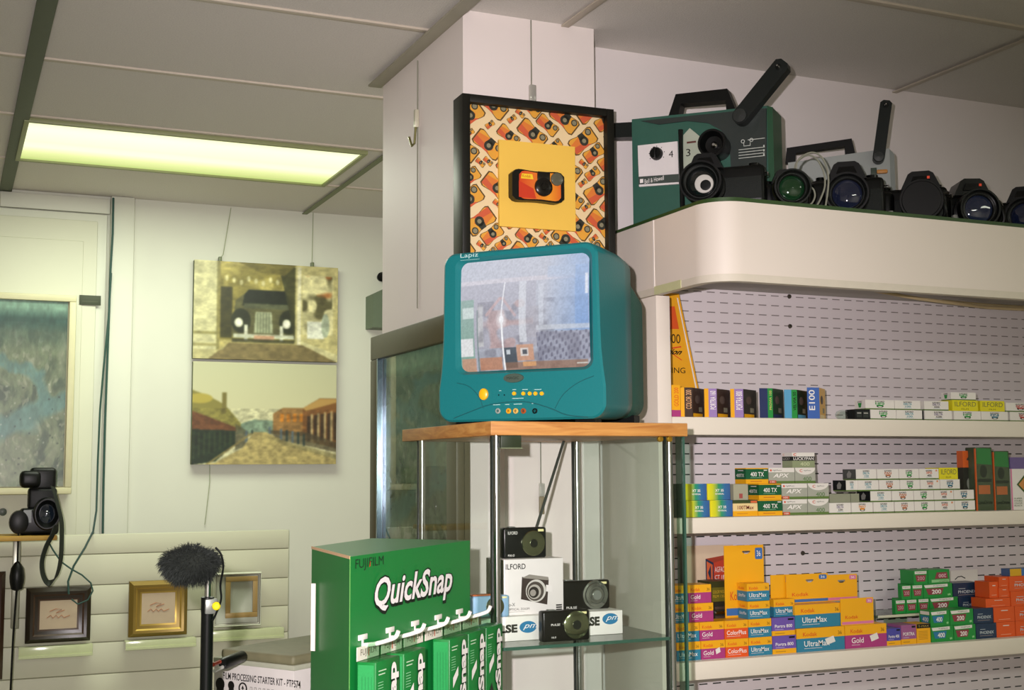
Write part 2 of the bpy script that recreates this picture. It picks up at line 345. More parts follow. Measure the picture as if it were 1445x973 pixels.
# cornice line over the door
# ================================================================== SLATTED PANEL with frames at the back left
PW = mat('#cfd0b6', .5, noise=.03, scale=5); YP = 4.86
a = on(408, 741, 1, YP); xr = a.x; zt = on(200, 752, 1, YP).z
t = thing('slatted_panel', 'large cream slatwall board with horizontal grooves standing below the pictures', 'panel', (-.9, YP, 0))
m = MB()
prof = []; z = zt; 
ys = [zt]
for py in (780, 823, 864, 903, 947, 990): ys.append(on(200, py, 1, YP).z)
ys.append(0.3)
for i in range(len(ys)-1):
    m.box(0, 0, ys[i+1]+.0025, xr+.9, .022, ys[i], PW, .003)
m.box(0, .012, .3, xr+.9, .03, zt-.002, mat('#a9a98a', .6)); m.build('board', t)
m = MB(); m.box(.2, -.005, 0, .26, .03, .3, PW, .002); m.box(1.6, -.005, 0, 1.66, .03, .3, PW, .002); m.build('foot', t)
def small_frame(x0, y0, x1, y1, Y, fm, inner, label, deep=.03, bw=.045, mark=True, grp=None, gold=False):
    a = on(x0, y1, 1, Y); b = on(x1, y0, 1, Y); w = b.x-a.x; h = b.z-a.z
    t = thing('framed_print', label, 'picture frame', (a.x, Y, a.z))
    m = MB(); steps = [(0, 0, .4), (bw*.35, -deep*.5, .5), (bw*.7, -deep*.25, .5), (bw, 0, .4)]
    def ring(i0, i1, ya, yb, mt):
        o = [(i0, i0), (w-i0, i0), (w-i0, h-i0), (i0, h-i0)]; n = [(i1, i1), (w-i1, i1), (w-i1, h-i1), (i1, h-i1)]
        vs = [(x, ya, z) for x, z in o]+[(x, yb, z) for x, z in n]
        m.add(vs, [(k, (k+1) % 4, (k+1) % 4+4, k+4) for k in range(4)], mt)
    f2 = mat('#b89b4a', .35, .5) if gold else mat('#463222', .4)
    ring(0, 0, deep*.6, 0, fm); ring(0, bw*.3, 0, -deep*.5, fm); ring(bw*.3, bw*.5, -deep*.5, -deep*.4, fm)
    ring(bw*.5, bw*.62, -deep*.4, -deep*.2, f2); ring(bw*.62, bw*.85, -deep*.2, -deep*.1, fm); ring(bw*.85, bw, -deep*.1, 0.0, f2)
    m.box(0, deep*.5, 0, w, deep*.6, h, fm); m.build('frame', t)
    m = MB(); m.box(bw*.95, -.0005, bw*.95, w-bw*.95, .003, h-bw*.95, inner)
    if mark:
        bm_ = mat('#b5764f', .6); cx, cz = w/2, h/2
        m.tube([(cx-.03, -.002, cz+.012), (cx-.01, -.002, cz+.020), (cx+.01, -.002, cz+.018), (cx-.008, -.002, cz+.006), (cx+.02, -.002, cz+.015)], .0011, bm_, 4)
        m.tube([(cx-.038, -.002, cz-.010), (cx-.026, -.002, cz-.001), (cx-.018, -.002, cz-.011), (cx-.008, -.002, cz-.002), (cx+.0, -.002, cz-.011), (cx+.010, -.002, cz-.002), (cx+.018, -.002, cz-.011), (cx+.038, -.002, cz-.004)], .0011, bm_, 4)
    m.build('mount', t); return t
CARD = mat('#c0ae90', .6, noise=.05, scale=30)
small_frame(35, 826, 129, 908, 4.82, mat('#2a2216', .3), CARD, 'square dark brown picture frame wrapped in plastic, left on the slatted panel', bw=.047)
small_frame(181, 817, 265, 899, 4.82, mat('#8a7230', .38, .35), CARD, 'square antique gold picture frame on the slatted panel beside the furry microphone', bw=.045, gold=True)
mir = small_frame(300, 806, 369, 885, 4.82, mat('#d9dcc9', .3), mat('#c6cbbb', .2), 'pale silver framed mirror on the slatted panel right of the microphone pole', bw=.012, mark=False)
small_frame(-60, 806, 8, 962, 4.82, mat('#3a2416', .35), mat('#b9ad8a', .6), 'tall dark wood frame cut off at the left edge beneath the camera shelf', bw=.04, mark=False)
# wooden inner border of the mirror
a = on(318, 872, 1, 4.805); b = on(364, 812, 1, 4.805)
m = MB(); w, h = b.x-a.x, b.z-a.z
rails(m, w, h, .018, 0, .006, mat('#a48850', .45), .001)
m.build('wooden_moulding', mir, loc=tuple(Vector((a.x, 4.805, a.z))-mir.location))
# clear ledges under the frames
LED = mat('#c9d2a4', .15, coat=.5)
for (x0, y0, x1, y1, lab) in ((26, 908, 131, 930, 'clear acrylic ledge under the dark brown picture frame'), (177, 899, 277, 917, 'clear acrylic ledge under the gold picture frame'), (298, 885, 401, 905, 'clear acrylic ledge under the pale mirror frame')):
    a = on(x0, y1, 1, 4.80); b = on(x1, y0, 1, 4.80); m = MB(); w, h = b.x-a.x, b.z-a.z
    m.box(0, 0, 0, w, .006, h, LED, .001); m.box(0, .006, h-.006, w, .058, h, LED, .001); m.box(0, -.004, 0, w, .0, .008, LED)
    tag(m.build('acrylic_ledge', loc=(a.x, 4.80, a.z)), lab, 'ledge', 'acrylic ledges on the slatted panel')
# ================================================================== CAMERA SHELF far left
sh = thing('wall_shelf', 'narrow shelf with yellow wood edge holding the black camcorder', 'shelf', (0, 0, 0))
e = on(85, 756, 1, 4.62); zsh = on(40, 756, 1, 4.62).z
m = MB(); m.box(-.6, 4.62, zsh-.016, on(81, 757, 1, 4.62).x, 4.84, zsh, mat('#b08a3a', .5, noise=.2, scale=18), .002); m.build('shelf_board', sh)
m = MB(); c = on(23, 800, 1, 4.70); m.box(c.x-.012, 4.70, zsh-.31, c.x+.012, 4.72, zsh-.016, mat('#9fa08f', .3, .5), .002); m.build('bracket', sh)
# black camcorder / camera standing upright on the shelf
cx = on(62, 757, 1, 4.70).x
t = thing('black_camera', 'tall black camera with glinting lens standing on the yellow edged shelf', 'camera', (cx, 4.70, zsh)); t.scale = (.84, .84, 1.06)
K = mat('#070907', .4); K2 = mat('#0b0e0c', .5, bump=.2)
m = MB(); m.box(-.095, -.03, 0, .055, .06, .085, K, .014, seg=3); m.box(-.065, -.02, .08, .045, .06, .15, K2, .012, seg=3); m.box(-.06, -.02, .14, .04, .055, .215, K, .014, seg=3); m.build('body', t)
m = MB(); m.lathe([(.052, 0), (.052, .05), (.048, .056), (.044, .056), (.03, .03), (.0, .028)], K, TL(.005, -.028, .068) @ AX_Y, 32)
m.lathe([(.001, .034), (.026, .032), (.03, .03)], mat('#1c2530', .03, coat=1), TL(.005, -.028, .068) @ AX_Y, 24, False); m.build('lens', t)
m = MB(); m.box(-.10, -.045, .15, -.02, .03, .205, K, .018, seg=3); m.build('eyecup', t)
m = MB(); m.lathe([(.034, -.02), (.038, 0), (.036, .03), (.02, .036)], K, TL(-.098, -.01, .042) @ AX_Y, 24); m.build('grip', t)
m = MB(); m.box(-.082, -.034, .04, -.052, -.028, .08, mat('#5a615c', .3)); m.build('viewfinder_window', t)
def strap(pts, Y, w, mt, t, off):
    P = [on(a, b, 1, Y)-off for a, b in pts]; m = MB(); vs = []; fs = []
    for i, p in enumerate(P):
        for dy in (-w/2, w/2):
            for k in (-.0015, .0015):
                tg = (P[min(i+1, len(P)-1)]-P[max(i-1, 0)]).normalized(); nn = Vector((tg.z, 0, -tg.x))
                vs.append(tuple(p+Vector((.55*dy*abs(tg.z), .8*dy, -.5*dy*tg.x))+nn*k))
    for i in range(len(P)-1):
        a = 4*i; b = 4*i+4; fs += [(a, a+2, b+2, b), (a+1, b+1, b+3, a+3), (a, b, b+1, a+1), (a+2, a+3, b+3, b+2)]
    m.add(vs, fs, mt); return m.build('strap', t)
def smooth(pts, n=6):
    out = []
    for i in range(len(pts)-1):
        p0, p1, p2, p3 = pts[max(i-1, 0)], pts[i], pts[i+1], pts[min(i+2, len(pts)-1)]
        for k in range(n):
            s_ = k/n; out.append(tuple(.5*((2*p1[j])+(-p0[j]+p2[j])*s_+(2*p0[j]-5*p1[j]+4*p2[j]-p3[j])*s_*s_+(-p0[j]+3*p1[j]-3*p2[j]+p3[j])*s_**3) for j in range(len(p1))))
    out.append(pts[-1]); return out
strap(smooth([(76, 690), (84, 712), (91, 735), (92, 760), (90, 790), (82, 812), (70, 819), (61, 808), (59, 790), (66, 770), (76, 755), (82, 742)]), 4.59, .03, mat('#1d231c', .6, bump=.3), t, Vector((cx, 4.70, zsh)))
# black oval ball switch hanging on a cord
a = on(24, 812, 1, 4.66)
t = thing('hanging_microphone', 'black oval microphone hanging on a cord below the camera shelf', 'microphone', tuple(a))
m = MB(); m.lathe([(.004, -.05), (.018, -.044), (.023, -.02), (.024, .0), (.02, .026), (.01, .042), (.004, .048)], K, None, 24); m.build('head', t)
m = MB(); m.tube([(0, 0, .045), (0, .0, .12), (0, .001, .14)], .003, K); m.tube([(0, 0, -.05), (-.006, 0, -.2), (-.01, 0, -.45)], .0035, K); m.build('cord', t)
a = on(4, 722, 1, YL-.038); m = MB(); m.lathe([(.014, 0), (.013, .012), (.003, .014)], mat('#3c4a38', .4), AX_Y, 16)
tag(m.build('door_lock', loc=(a.x, YL-.037, a.z)), 'small round dark lock on the pale door left of the camera', 'lock')
# ================================================================== PICTURES ON THE BACK WALL
def aerial(w, h, seed, dark=1.0):
    """oblique air view: hazy sky, dark ridge, fields and a river looping round a town"""
    c = Canvas(w, h, '#7a8a6a'); X0, Y0 = c.X.copy(), c.Y.copy()
    wx, wy = c.fbm(4, seed+70, 4)-.5, c.fbm(4, seed+80, 4)-.5
    c.X = np.clip(X0+.22*wx, 0, .999); c.Y = np.clip(Y0+.14*wy, 0, .999)
    f1 = c.fbm(5, seed, 5); f2 = c.fbm(11, seed+9, 5); f3 = c.fbm(26, seed+20, 3)
    c.put((f1-.45)*4, '#8d9878', .7); c.put((f2-.5)*5, '#3a4f40', .65); c.put((.47-f2)*5, '#a3a890', .45)
    c.put((f3-.56)*6, '#c0c0aa', .5)
    for (p, q, r, s_, wd) in ((-.1, .84, .40, .70, .085), (.40, .70, .82, .54, .075), (.82, .54, .74, .40, .055), (.74, .40, .30, .34, .045), (.30, .34, -.1, .36, .035), (.80, .56, 1.1, .50, .05)):
        c.line(p, q, r, s_, wd, '#6b968f', .9)
    c.X, c.Y = X0, Y0
    c.put((.62-c.Y)*4*(c.fbm(40, seed+5, 2)-.35)*(c.Y > .25), '#7f8c68', .5)
    for k in range(60): r_ = np.random.RandomState(seed*7+k); x, y = r_.rand(), .45+.5*r_.rand(); c.rect(x, y, x+.012+.012*r_.rand(), y+.008, '#d0d2c4' if k % 2 else '#2e3d33', .6)
    c.put((.30-Y0)*12*(Y0 > .15), '#55705f', .6); c.put((.20-Y0)*16, '#2f5a52', .85); c.put((.12-Y0-.02*wx)*18, '#8fb8a0', 1)
    c.mul(np.full_like(c.X, dark)*(.84+.32*c.fbm(30, seed+40, 3))); return c
ap = on(-70, 695, 1, 4.93); a = on(108, 418, 1, 4.93)
t = thing('aerial_photograph', 'large cream framed aerial photograph of a river town hanging on the pale door', 'picture', (ap.x, 4.93, on(60, 697, 1, 4.93).z))
w = a.x-ap.x; h = on(60, 415, 1, 4.93).z-on(60, 697, 1, 4.93).z
m = MB(); fw = .028
rails(m, w, h, fw*.85, -.008, .0118, mat('#cdc9a2', .45), .003)
m.box(0, .012, 0, w, .075, h, mat('#b9b694', .6)); m.build('frame', t)
painting('photograph', aerial(230, 260, 3, .80), w-fw*2, h-fw*1.2, vcol_mat('aerial_print_a', .35), t, 0.006, fw, fw)
def car_photo():
    c = Canvas(240, 165, '#b9ad6c'); f = c.fbm(8, 11, 4)
    c.rect(0, 0, .16, 1, '#cfcb9a'); c.rect(.155, 0, .175, .95, '#8d8650'); c.rect(.0, .72, .16, .75, '#8f8a55'); c.rect(0, .84, .16, .87, '#958f5c')
    c.rect(.175, .03, .70, .80, '#8b8140'); c.put((c.noise(14, 9, 5)-.45)*5*(c.X > .18)*(c.X < .7)*(c.Y < .5), '#c9bb6a', .8)
    for i in range(9): c.ell(.22+.05*i, .17+.02*(i % 3), .012, .03, '#e2dca6', .8)
    c.rect(.18, .26, .26, .78, '#2f3018', .85); c.poly([(.28, .40), (.36, .30), (.60, .30), (.68, .40), (.70, .76), (.26, .76)], '#5b5a38')
    c.poly([(.34, .34), (.37, .28), (.62, .28), (.65, .36), (.66, .44), (.33, .44)], '#1d2418'); c.rect(.34, .42, .66, .47, '#575c42')
    c.ell(.32, .60, .07, .13, '#252b1b', .9); c.ell(.65, .60, .07, .13, '#252b1b', .9)
    c.poly([(.42, .50), (.53, .50), (.54, .72), (.41, .72)], '#a9b08e'); [c.rect(.43+.02*i, .51, .437+.02*i, .72, '#4d563c', .8) for i in range(5)]
    for x in (.305, .635): c.ell(x, .62, .030, .05, '#e6e6cb'); c.ell(x, .62, .018, .03, '#ffffee')
    for x in (.355, .60): c.rect(x-.012, .64, x+.012, .80, '#d9dbc4')
    c.rect(.27, .735, .69, .775, '#c9cdb3'); c.rect(.41, .745, .55, .79, '#b58f70'); c.rect(.26, .785, .69, .82, '#23281a', .7)
    c.poly([(.58, .05), (.70, .02), (.70, .85), (.655, .5)], '#3b3d20', .9); c.rect(.695, .0, 1, .93, '#c3ba80'); c.rect(.71, .02, .735, .9, '#e4dfb8')
    c.rect(.745, .1, .965, .72, '#ddd6a0'); c.put((c.noise(16, 12, 8)-.5)*6*(c.X > .745)*(c.X < .96)*(c.Y > .1)*(c.Y < .75), '#4d4a2c', .9)
    c.put((c.noise(14, 10, 18)-.6)*6*(c.X > .745)*(c.X < .96)*(c.Y > .1)*(c.Y < .45), '#b3682f', .8)
    c.rect(.78, .58, .90, .76, '#dfe2cf'); c.ell(.91, .62, .03, .13, '#a9b49a')
    c.poly([(.10, 1), (.24, .83), (.76, .83), (1, .99), (1, 1)], '#7d7048'); c.poly([(.10, 1), (.0, 1), (.0, .9), (.2, .9), (.24, .83)], '#b7b07a', .8); c.poly([(.72, .78), (1, .92), (1, 1), (.98, .99), (.75, .83)], '#d5cf9a')
    c.poly([(.3, .0), (.7, .0), (.62, .12), (.45, .1)], '#6e6632', .8); c.blur(3); c.mul(.74+.44*c.fbm(26, 31, 4)); c.blur(1); return c
def street_photo():
    c = Canvas(240, 170, '#cfd0a8'); c.put(c.Y*1.6-.1, '#d9d3a4', .6)
    c.poly([(.33, .60), (.42, .56), (.55, .57), (.6, .62), (.6, .7), (.3, .7)], '#7d947c')
    c.poly([(0, .28), (.10, .33), (.22, .42), (.33, .6), (.33, .66), (0, .66)], '#8b8440'); c.rect(.20, .30, .23, .5, '#7a7138'); c.ell(.05, .36, .09, .05, '#b7a84a')
    c.poly([(0, .48), (.3, .64), (.3, .68), (0, .66)], '#6c4527'); c.poly([(0, .66), (.29, .67), (.29, .80), (.16, .97), (0, 1)], '#20301f')
    for i in range(8): c.rect(.01+.035*i, .68, .018+.035*i, .95-.02*i, '#46542e', .7)
    c.poly([(.29, .60), (.38, .68), (.38, .82), (.29, .86)], '#4c4a33', .8)
    c.poly([(.55, .50), (.62, .44), (.76, .44), (.78, .5), (.78, .72), (.55, .70)], '#9a7440')
    for i in range(4): c.rect(.60+.045*i, .50, .625+.045*i, .58, '#c67d24')
    c.poly([(.76, .44), (.88, .34), (1, .34), (1, .84), (.76, .76)], '#85592c'); c.poly([(.76, .44), (.88, .345), (1, .345), (1, .38), (.78, .47)], '#c09a55')
    for i in range(5): c.rect(.79+.047*i, .52-.01*i, .815+.047*i, .76, '#3a2c1c', .9); c.rect(.815+.047*i, .5-.01*i, .83+.047*i, .78, '#c7bc8c', .8)
    c.poly([(.5, .66), (.78, .68), (1, .78), (1, .88), (.6, .76)], '#4e4630', .75)
    for i, (x, y) in enumerate(((.60, .72), (.64, .73), (.68, .74), (.72, .75), (.36, .74), (.40, .73), (.52, .70), (.76, .77))): c.rect(x, y-.07, x+.015, y+.05, '#2b3a35' if i % 2 else '#5a6a72')
    c.poly([(.16, .98), (.34, .84), (.42, .68), (.50, .68), (.64, .78), (1, .95), (1, 1), (.1, 1)], '#b5a569'); c.line(.1, 1, .40, .70, .01, '#8c7f4b')
    c.poly([(.5, .72), (.62, .76), (1, .90), (1, .95), (.6, .80)], '#8f8656', .8); c.blur(3); c.mul(np.where(c.Y > .45, .66+.56*c.fbm(30, 51, 4), .92+.08*c.Y)); c.blur(1); return c
def canvas_print(tl, tr, bl, br, cv, label, name):
    Y = YL-.035; a = on(*bl, 1, Y); b = on(*tr, 1, Y); w = b.x-a.x; h = b.z-a.z
    t = thing('canvas_print', label, 'picture', (a.x, Y, a.z)); m = MB(); m.box(0, .0015, 0, w, .030, h, mat('#5c6444', .6), .002); m.build('canvas_frame', t)
    painting('photograph', cv, w, h, vcol_mat(name, .45), t, 0.0)
    return t, a, w, h
t1, a1, w1, h1 = canvas_print((275, 367), (477, 378), (272, 505), (475, 508), car_photo(), 'sepia canvas print of a vintage car parked in a shop doorway', 'car_print')
t2, a2, w2, h2 = canvas_print((273, 513), (475, 515), (270, 655), (473, 648), street_photo(), 'sepia canvas print of an old main street with verandahs', 'street_print')
for xx, px, sd_ in ((a1.x+.10, (326, 293), 'left'), (a1.x+.47, (442, 300), 'right')):
    m = MB()
    q = on(px[0], px[1], 1, YL-.006); m.tube([tuple(q), ((xx*2+q.x)/3, YL-.012, a1.z+h1+.03), (xx, YL-.02, a1.z+h1+.012)], .0016, mat('#9fa888', .4))
    m.box(xx-.006, YL-.034, a1.z+h1-.001, xx+.006, YL-.012, a1.z+h1+.018, mat('#6c7556', .4), .002)
    tag(m.build('hanging_wire'), sd_+' picture wire from the ceiling to the vintage car print', 'wire')
m = MB(); q = on(296, 655, 1, YL-.01); m.tube([tuple(q), tuple(on(296, 680, 1, YL-.006)), tuple(on(292, 715, 1, YL-.006)), tuple(on(289, 740, 1, YL-.006))], .0016, mat('#9fa888', .4))
tag(m.build('hanging_wire'), 'loose end of picture wire dangling below the street print', 'wire')
# dark objects half hidden behind the pillar
a = on(521, 470, 1, YL-.05); m = MB(); m.prism([(0, 0), (.13, 0), (.13, .20), (.07, .17), (0, .135)], -.05, .05, mat('#62705a', .6)); tag(m.build('grey_hood', loc=(a.x, YL-.05, a.z+.02)), 'grey-green hood on the back wall, mostly hidden behind the pillar', 'hood')
a = on(540, 390, 1, YL-.03); m = MB(); m.lathe([(.016, 0), (.02, .02), (.012, .03)], K, AX_Y, 16); tag(m.build('black_stud', loc=(a.x, YL, a.z)), 'small black knob on the wall beside the pillar edge', 'knob')
# ================================================================== BIG FRAMED AERIAL ON THE PILLAR'S LEFT FACE
XF = 1.022
t = thing('aerial_picture', 'dark framed glazed aerial photograph hung on the side of the pillar', 'picture', (XF, 3.244, 1.24), math.radians(-90))
WL = 3.244-2.622; HH = 1.905-1.24     # local x runs towards the viewer, local y away into the pillar (+X)
m = MB(); fb_ = .062; FM = mat('#4a4429', .45, noise=.2, scale=30)
rails(m, WL, HH, fb_, 0, .0195, FM, .003)
m.box(0, .02, 0, WL, .032, HH, FM); m.build('frame', t)
m = MB(); lm = mat('#8fa3b5', .1, .9)
m.box(fb_, -.002, fb_, fb_+.006, .012, HH-fb_, lm); m.build('glass_edge_glint', t)  # strip standing for the bright highlight along the glass edge
painting('photograph', aerial(220, 220, 23, .72), WL-2*fb_, HH-2*fb_, vcol_mat('aerial_print_b', .25), t, .016, fb_, fb_)
m = MB(); m.box(fb_, .010, fb_, WL-fb_, .0115, HH-fb_, glass_mat((.93, .97, .93), 1.75, .01)); m.build('glass', t)
# wires on the pillar
WIRE = mat('#8f9080', .35, .3)
def pillar_wire(pts, label, hook):
    m = MB(); m.tube(pts, .0016, WIRE, 6); p = hook
    o = tag(m.build('picture_wire'), label, 'wire')
    return o
q0 = on(589, 20, 0, XP-.004); q1 = on(588, 440, 0, XP-.004)
h0 = on(588, 175, 0, XP-.004)
t = thing('picture_wire', 'thin hanging wire with an empty hook on the shaded side of the pillar', 'wire', (XP, q0.y, 1.95))
m = MB(); m.tube([(-.003, 0, 0), (-.003, 0, ZC-.03-1.95)], .0018, WIRE, 6); m.build('wire', t)
m = MB(); z = h0.z-1.95; m.box(-.012, -.006, z-.01, -.001, .006, z+.035, mat('#c9c7b0', .3, .3), .002); m.tube([(-.008, 0, z-.008), (-.010, .004, z-.05), (-.014, .012, z-.055), (-.018, .022, z-.03)], .003, mat('#7c7a4c', .3, .6)); m.build('hook', t)
wx = on(750, 60, 1, 2.655).x
t = thing('picture_wire', 'thin wire and clear hook holding the framed camera picture on the pillar front', 'wire', (wx, 2.66, 2.36))
m = MB(); m.tube([(0, -.003, .03), (0, -.003, ZC-2.36-.002)], .0016, WIRE, 6); m.build('wire', t)
m = MB(); m.box(-.008, -.014, .045, .008, -.002, .085, mat('#b9b8ae', .15, .4), .003); m.box(-.006, -.012, .02, .006, -.004, .048, mat('#8b8a72', .3, .3), .002); m.build('hook', t)
hx = on(764, 700, 1, 2.655)
t = thing('picture_wire', 'wire hook on the pillar front seen through the glass case', 'wire', (hx.x, 2.66, hx.z))
m = MB(); m.tube([(0, -.003, .02), (0, -.003, .16)], .0014, WIRE, 6); m.build('wire', t)
m = MB(); m.box(-.006, -.012, -.0, .006, -.002, .03, mat('#c9c8c0', .15, .4), .002); m.box(-.006, -.010, -.04, .006, -.002, .0, mat('#8a7f66', .4), .002); m.build('hook', t)
# ================================================================== CANOPY AND SHELF UNIT (right)
YC = 2.256; ZT = 2.116; ZB = 1.957; XEND = 4.05
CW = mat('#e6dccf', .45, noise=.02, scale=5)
def canopy_outline(inset, r=.075):
    x0 = XE+inset; y0 = YC+inset; r = r-inset; out = []
    for i in range(13):
        a = math.radians(180+90*i/12); out.append((x0+r+r*math.cos(a), y0+r+r*math.sin(a)))
    return [(x0, 2.76)]+out+[(XEND, y0), (XEND, 2.76)]
t = thing('canopy', 'cream canopy with a rounded corner over the film shelves', 'canopy', (0, 0, 0))
m = MB(); o = canopy_outline(0); i_ = canopy_outline(.018)
n = len(o); vs = [(x, y, ZB) for x, y in o]+[(x, y, ZT) for x, y in o]+[(x, y, ZB) for x, y in i_]+[(x, y, ZT) for x, y in i_]
fs = []
for k in range(n-1):
    fs += [(k, k+1, k+1+n, k+n), (k+2*n, k+3*n, k+1+3*n, k+1+2*n), (k, k+2*n, k+1+2*n, k+1), (k+n, k+1+n, k+1+3*n, k+3*n)]
m.add(vs, fs, CW); m.build('fascia', t, sharp=30)
m = MB(); m.prismz(canopy_outline(.0185), ZT-.03, ZT-.012, mat('#b9b2a6', .6)); m.build('top_board', t)
m = MB(); o2 = canopy_outline(-.003, .075); vs = [(x, y, ZB-.012) for x, y in o2]+[(x, y, ZB+.004) for x, y in o2]+[(x, y, ZB-.012) for x, y in i_]; fs = []
for k in range(n-1): fs += [(k, k+1, k+1+n, k+n), (k, k+2*n, k+1+2*n, k+1)]
m.add(vs, fs, mat('#d8d0be', .5)); m.build('edge_strip', t, sharp=30)
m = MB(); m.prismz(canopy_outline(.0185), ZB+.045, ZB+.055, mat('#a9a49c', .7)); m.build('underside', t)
m = MB(); y = on(922, 320, 0, XE).y; m.box(XE-.0012, y-.0025, ZB, XE, y+.0025, ZT, mat('#f6efe6', .4)); m.build('seam', t)
m = MB(); m.box(XE-.0042, YC+.13, ZB-.013, XE-.003, 2.5, ZB+.006, mat('#cfd0a0', .5)); m.build('tape', t)
BZ = ZT+.010
m = MB(); m.prismz(canopy_outline(.006), ZT+.0005, BZ, mat('#2c4a1c', .5, noise=.25, scale=25)); tag(m.build('canopy_mat'), 'thin dark green mat lying along the top of the canopy', 'mat')
# cable under canopy
m = MB(); m.tube(smooth([tuple(on(1195, 404, 1, 2.60)), tuple(on(1240, 411, 1, 2.62)), tuple(on(1290, 420, 1, 2.60)), tuple(on(1350, 428, 1, 2.61)), tuple(on(1400, 434, 1, 2.68)), tuple(on(1470, 437, 1, 2.68))]), .0045, mat('#c9b48a', .5))
m.tube(smooth([tuple(on(1330, 424, 1, 2.62)), tuple(on(1400, 430, 1, 2.64)), tuple(on(1470, 434, 1, 2.64))]), .0035, mat('#9a8a66', .5)); tag(m.build('canopy_cable'), 'beige cable sagging under the canopy above the slotted panel', 'cable')
# shelf unit
YB = 2.72
S1, S2, S3 = 1.671, 1.4445, 1.1275
t = thing('shelf_unit', 'white shop shelving unit with slotted back panel and three visible shelves', 'shelving', (0, 0, 0))
m = MB(); m.box(XE, YF, .02, XE+.036, YB+.05, ZB-.013, CW, .002); m.build('end_panel', t)
m = MB(); m.box(XE+.0365, YB, .1, XEND, YB+.012, 1.66, slot_mat(.0385, .0252, 1.688, 1.6145, .0235, .0030, '#dcd4d6')); m.build('slotted_panel', t)
m = MB(); m.box(XE+.0365, YB, 1.6605, XEND, YB+.012, ZB+.0445, slot_mat(.0385, .0252, 1.694, 1.6145, .0235, .0026, '#dcd4d6', '#857d7c')); m.build('upper_slotted_panel', t)  # paler slots: light showing through is put into their colour
for z0, z1 in ((1.630, S1), (1.4090, S2), (1.087, S3), (.78, .815)):
    m = MB(); m.box(XE+.037, YF, z0, XEND, YF+.018, z1, mat('#e4dccb', .4, noise=.02, scale=5), .003); m.box(XE+.037, YF+.018, z1-.02, XEND, YB-.001, z1, mat('#d6d0c4', .5), .001); m.build('shelf', t)
m = MB()
for (px, py) in ((1114, 418), (1115, 460), (1133, 780)):
    a = on(px, py, 1, YB-.001); m.lathe([(.006, 0), (.005, .003), (.0, .004)], mat('#5c574f', .3, .8), TL(a.x, YB, a.z) @ AX_Y, 14)
m.build('screw', t)
# ================================================================== FILM PROJECTORS on the canopy
zb = BZ
c0 = on(892, 200, 1, 2.655); F1 = Face((c0.x, c0.y, zb), math.radians(-48.6))
GR = mat('#2c5a4b', .45, noise=.08, scale=60, bump=.15); DKG = mat('#222c28', .5, noise=.1, scale=80, bump=.2); PLT = mat('#e4dfdc', .4)
t = thing('film_projector', 'big green film projector with carry handle and raised reel arm on the canopy', 'film projector', F1.o, F1.rz)
U = lambda px, py, y=0.0: F1.uv(px, py, y)
D = .078
m = MB(); P = [U(893, 168), U(1030, 154), U(1084, 149), U(1089, 156)]; xr_ = P[3][0]
outl = [(0, 0), (xr_, 0), (xr_, P[2][1]-.01), (P[2][0], P[2][1]), P[1], (.0, P[0][1])]
m.prism(outl, 0, D, GR); m.build('body', t)
m = MB(); pan = [U(905, 171), U(1030, 158), U(1082, 153), U(1082, 235), (U(1082, 290)[0], .01), (U(1032, 290)[0], .01), U(1032, 235), U(1030, 205), U(1018, 184), U(1000, 174), U(970, 171), U(930, 176)]
m.prism(pan, -.004, -.0002, DKG); m.build('side_panel', t)
m = MB(); p = [U(1083, 150), U(1091, 152), (U(1091, 152)[0], .0), (U(1083, 152)[0], .0)]; m.prism(p, -.006, D+.002, mat('#1f4c30', .4)); m.build('end_rail', t)
m = MB(); q = [U(901, 206), U(957, 200), U(959, 260), U(903, 264)]; m.prism(q, -.006, -.0002, PLT)
q2 = [U(902, 250), U(959, 246), U(959.5, 257.5), U(902.5, 261)]; m.poly(q2, mat('#3f4a44', .4), -.0065)
a = U(911, 259.5); b = U(938, 251); m.text('Bell & Howell', a[0], a[1]-.001, b[0], b[1], TEXTW, -.007, slope=.1)
a = U(904.5, 259); b = U(909, 253); m.quad(a[0], a[1], b[0], b[1], TEXTW, -.007)
a = U(945, 223); b = U(951, 213); m.text('4', a[0], a[1], b[0], b[1], TEXTK, -.0065)
kc = U(928, 218)
for k in range(7): an = math.radians(-30+40*k); m.disc(kc[0]+.019*math.cos(an), kc[1]+.019*math.sin(an), .0012, .0012, TEXTK, -.0065, 8)
m.build('control_plate', t)
m = MB(); m.lathe([(.0155, 0), (.015, .010), (.013, .014), (.0, .014)], BLACK, TL(kc[0], -.006, kc[1]) @ AX_Y, 24); m.box(kc[0]-.003, -.028, kc[1]-.013, kc[0]+.003, -.018, kc[1]+.013, BLACK, .001); m.build('dial', t)
m = MB(); q = [U(966, 192), U(975, 182), U(992, 196), U(997, 236), U(966, 243)]; m.prism(q, -.01, -.0002, mat('#aeb7a4', .35)); a = U(970, 222); b = U(976, 211); m.text('3', a[0], a[1], b[0], b[1], TEXTK, -.0105)
a = U(971, 204); b = U(984, 201); m.quad(a[0], a[1], b[0], b[1]+.002, mat('#5c2f28', .5), -.0105); m.build('film_gate', t)
m = MB(); a = U(964, 186); b = U(964, 285); m.tube([(a[0], -.02, a[1]), (a[0], -.022, a[1]-.03), (a[0]+.001, -.02, .03), (a[0]+.004, -.015, .004)], [.006, .005, .006, .008], BLACK, 10); m.build('film_guide', t)
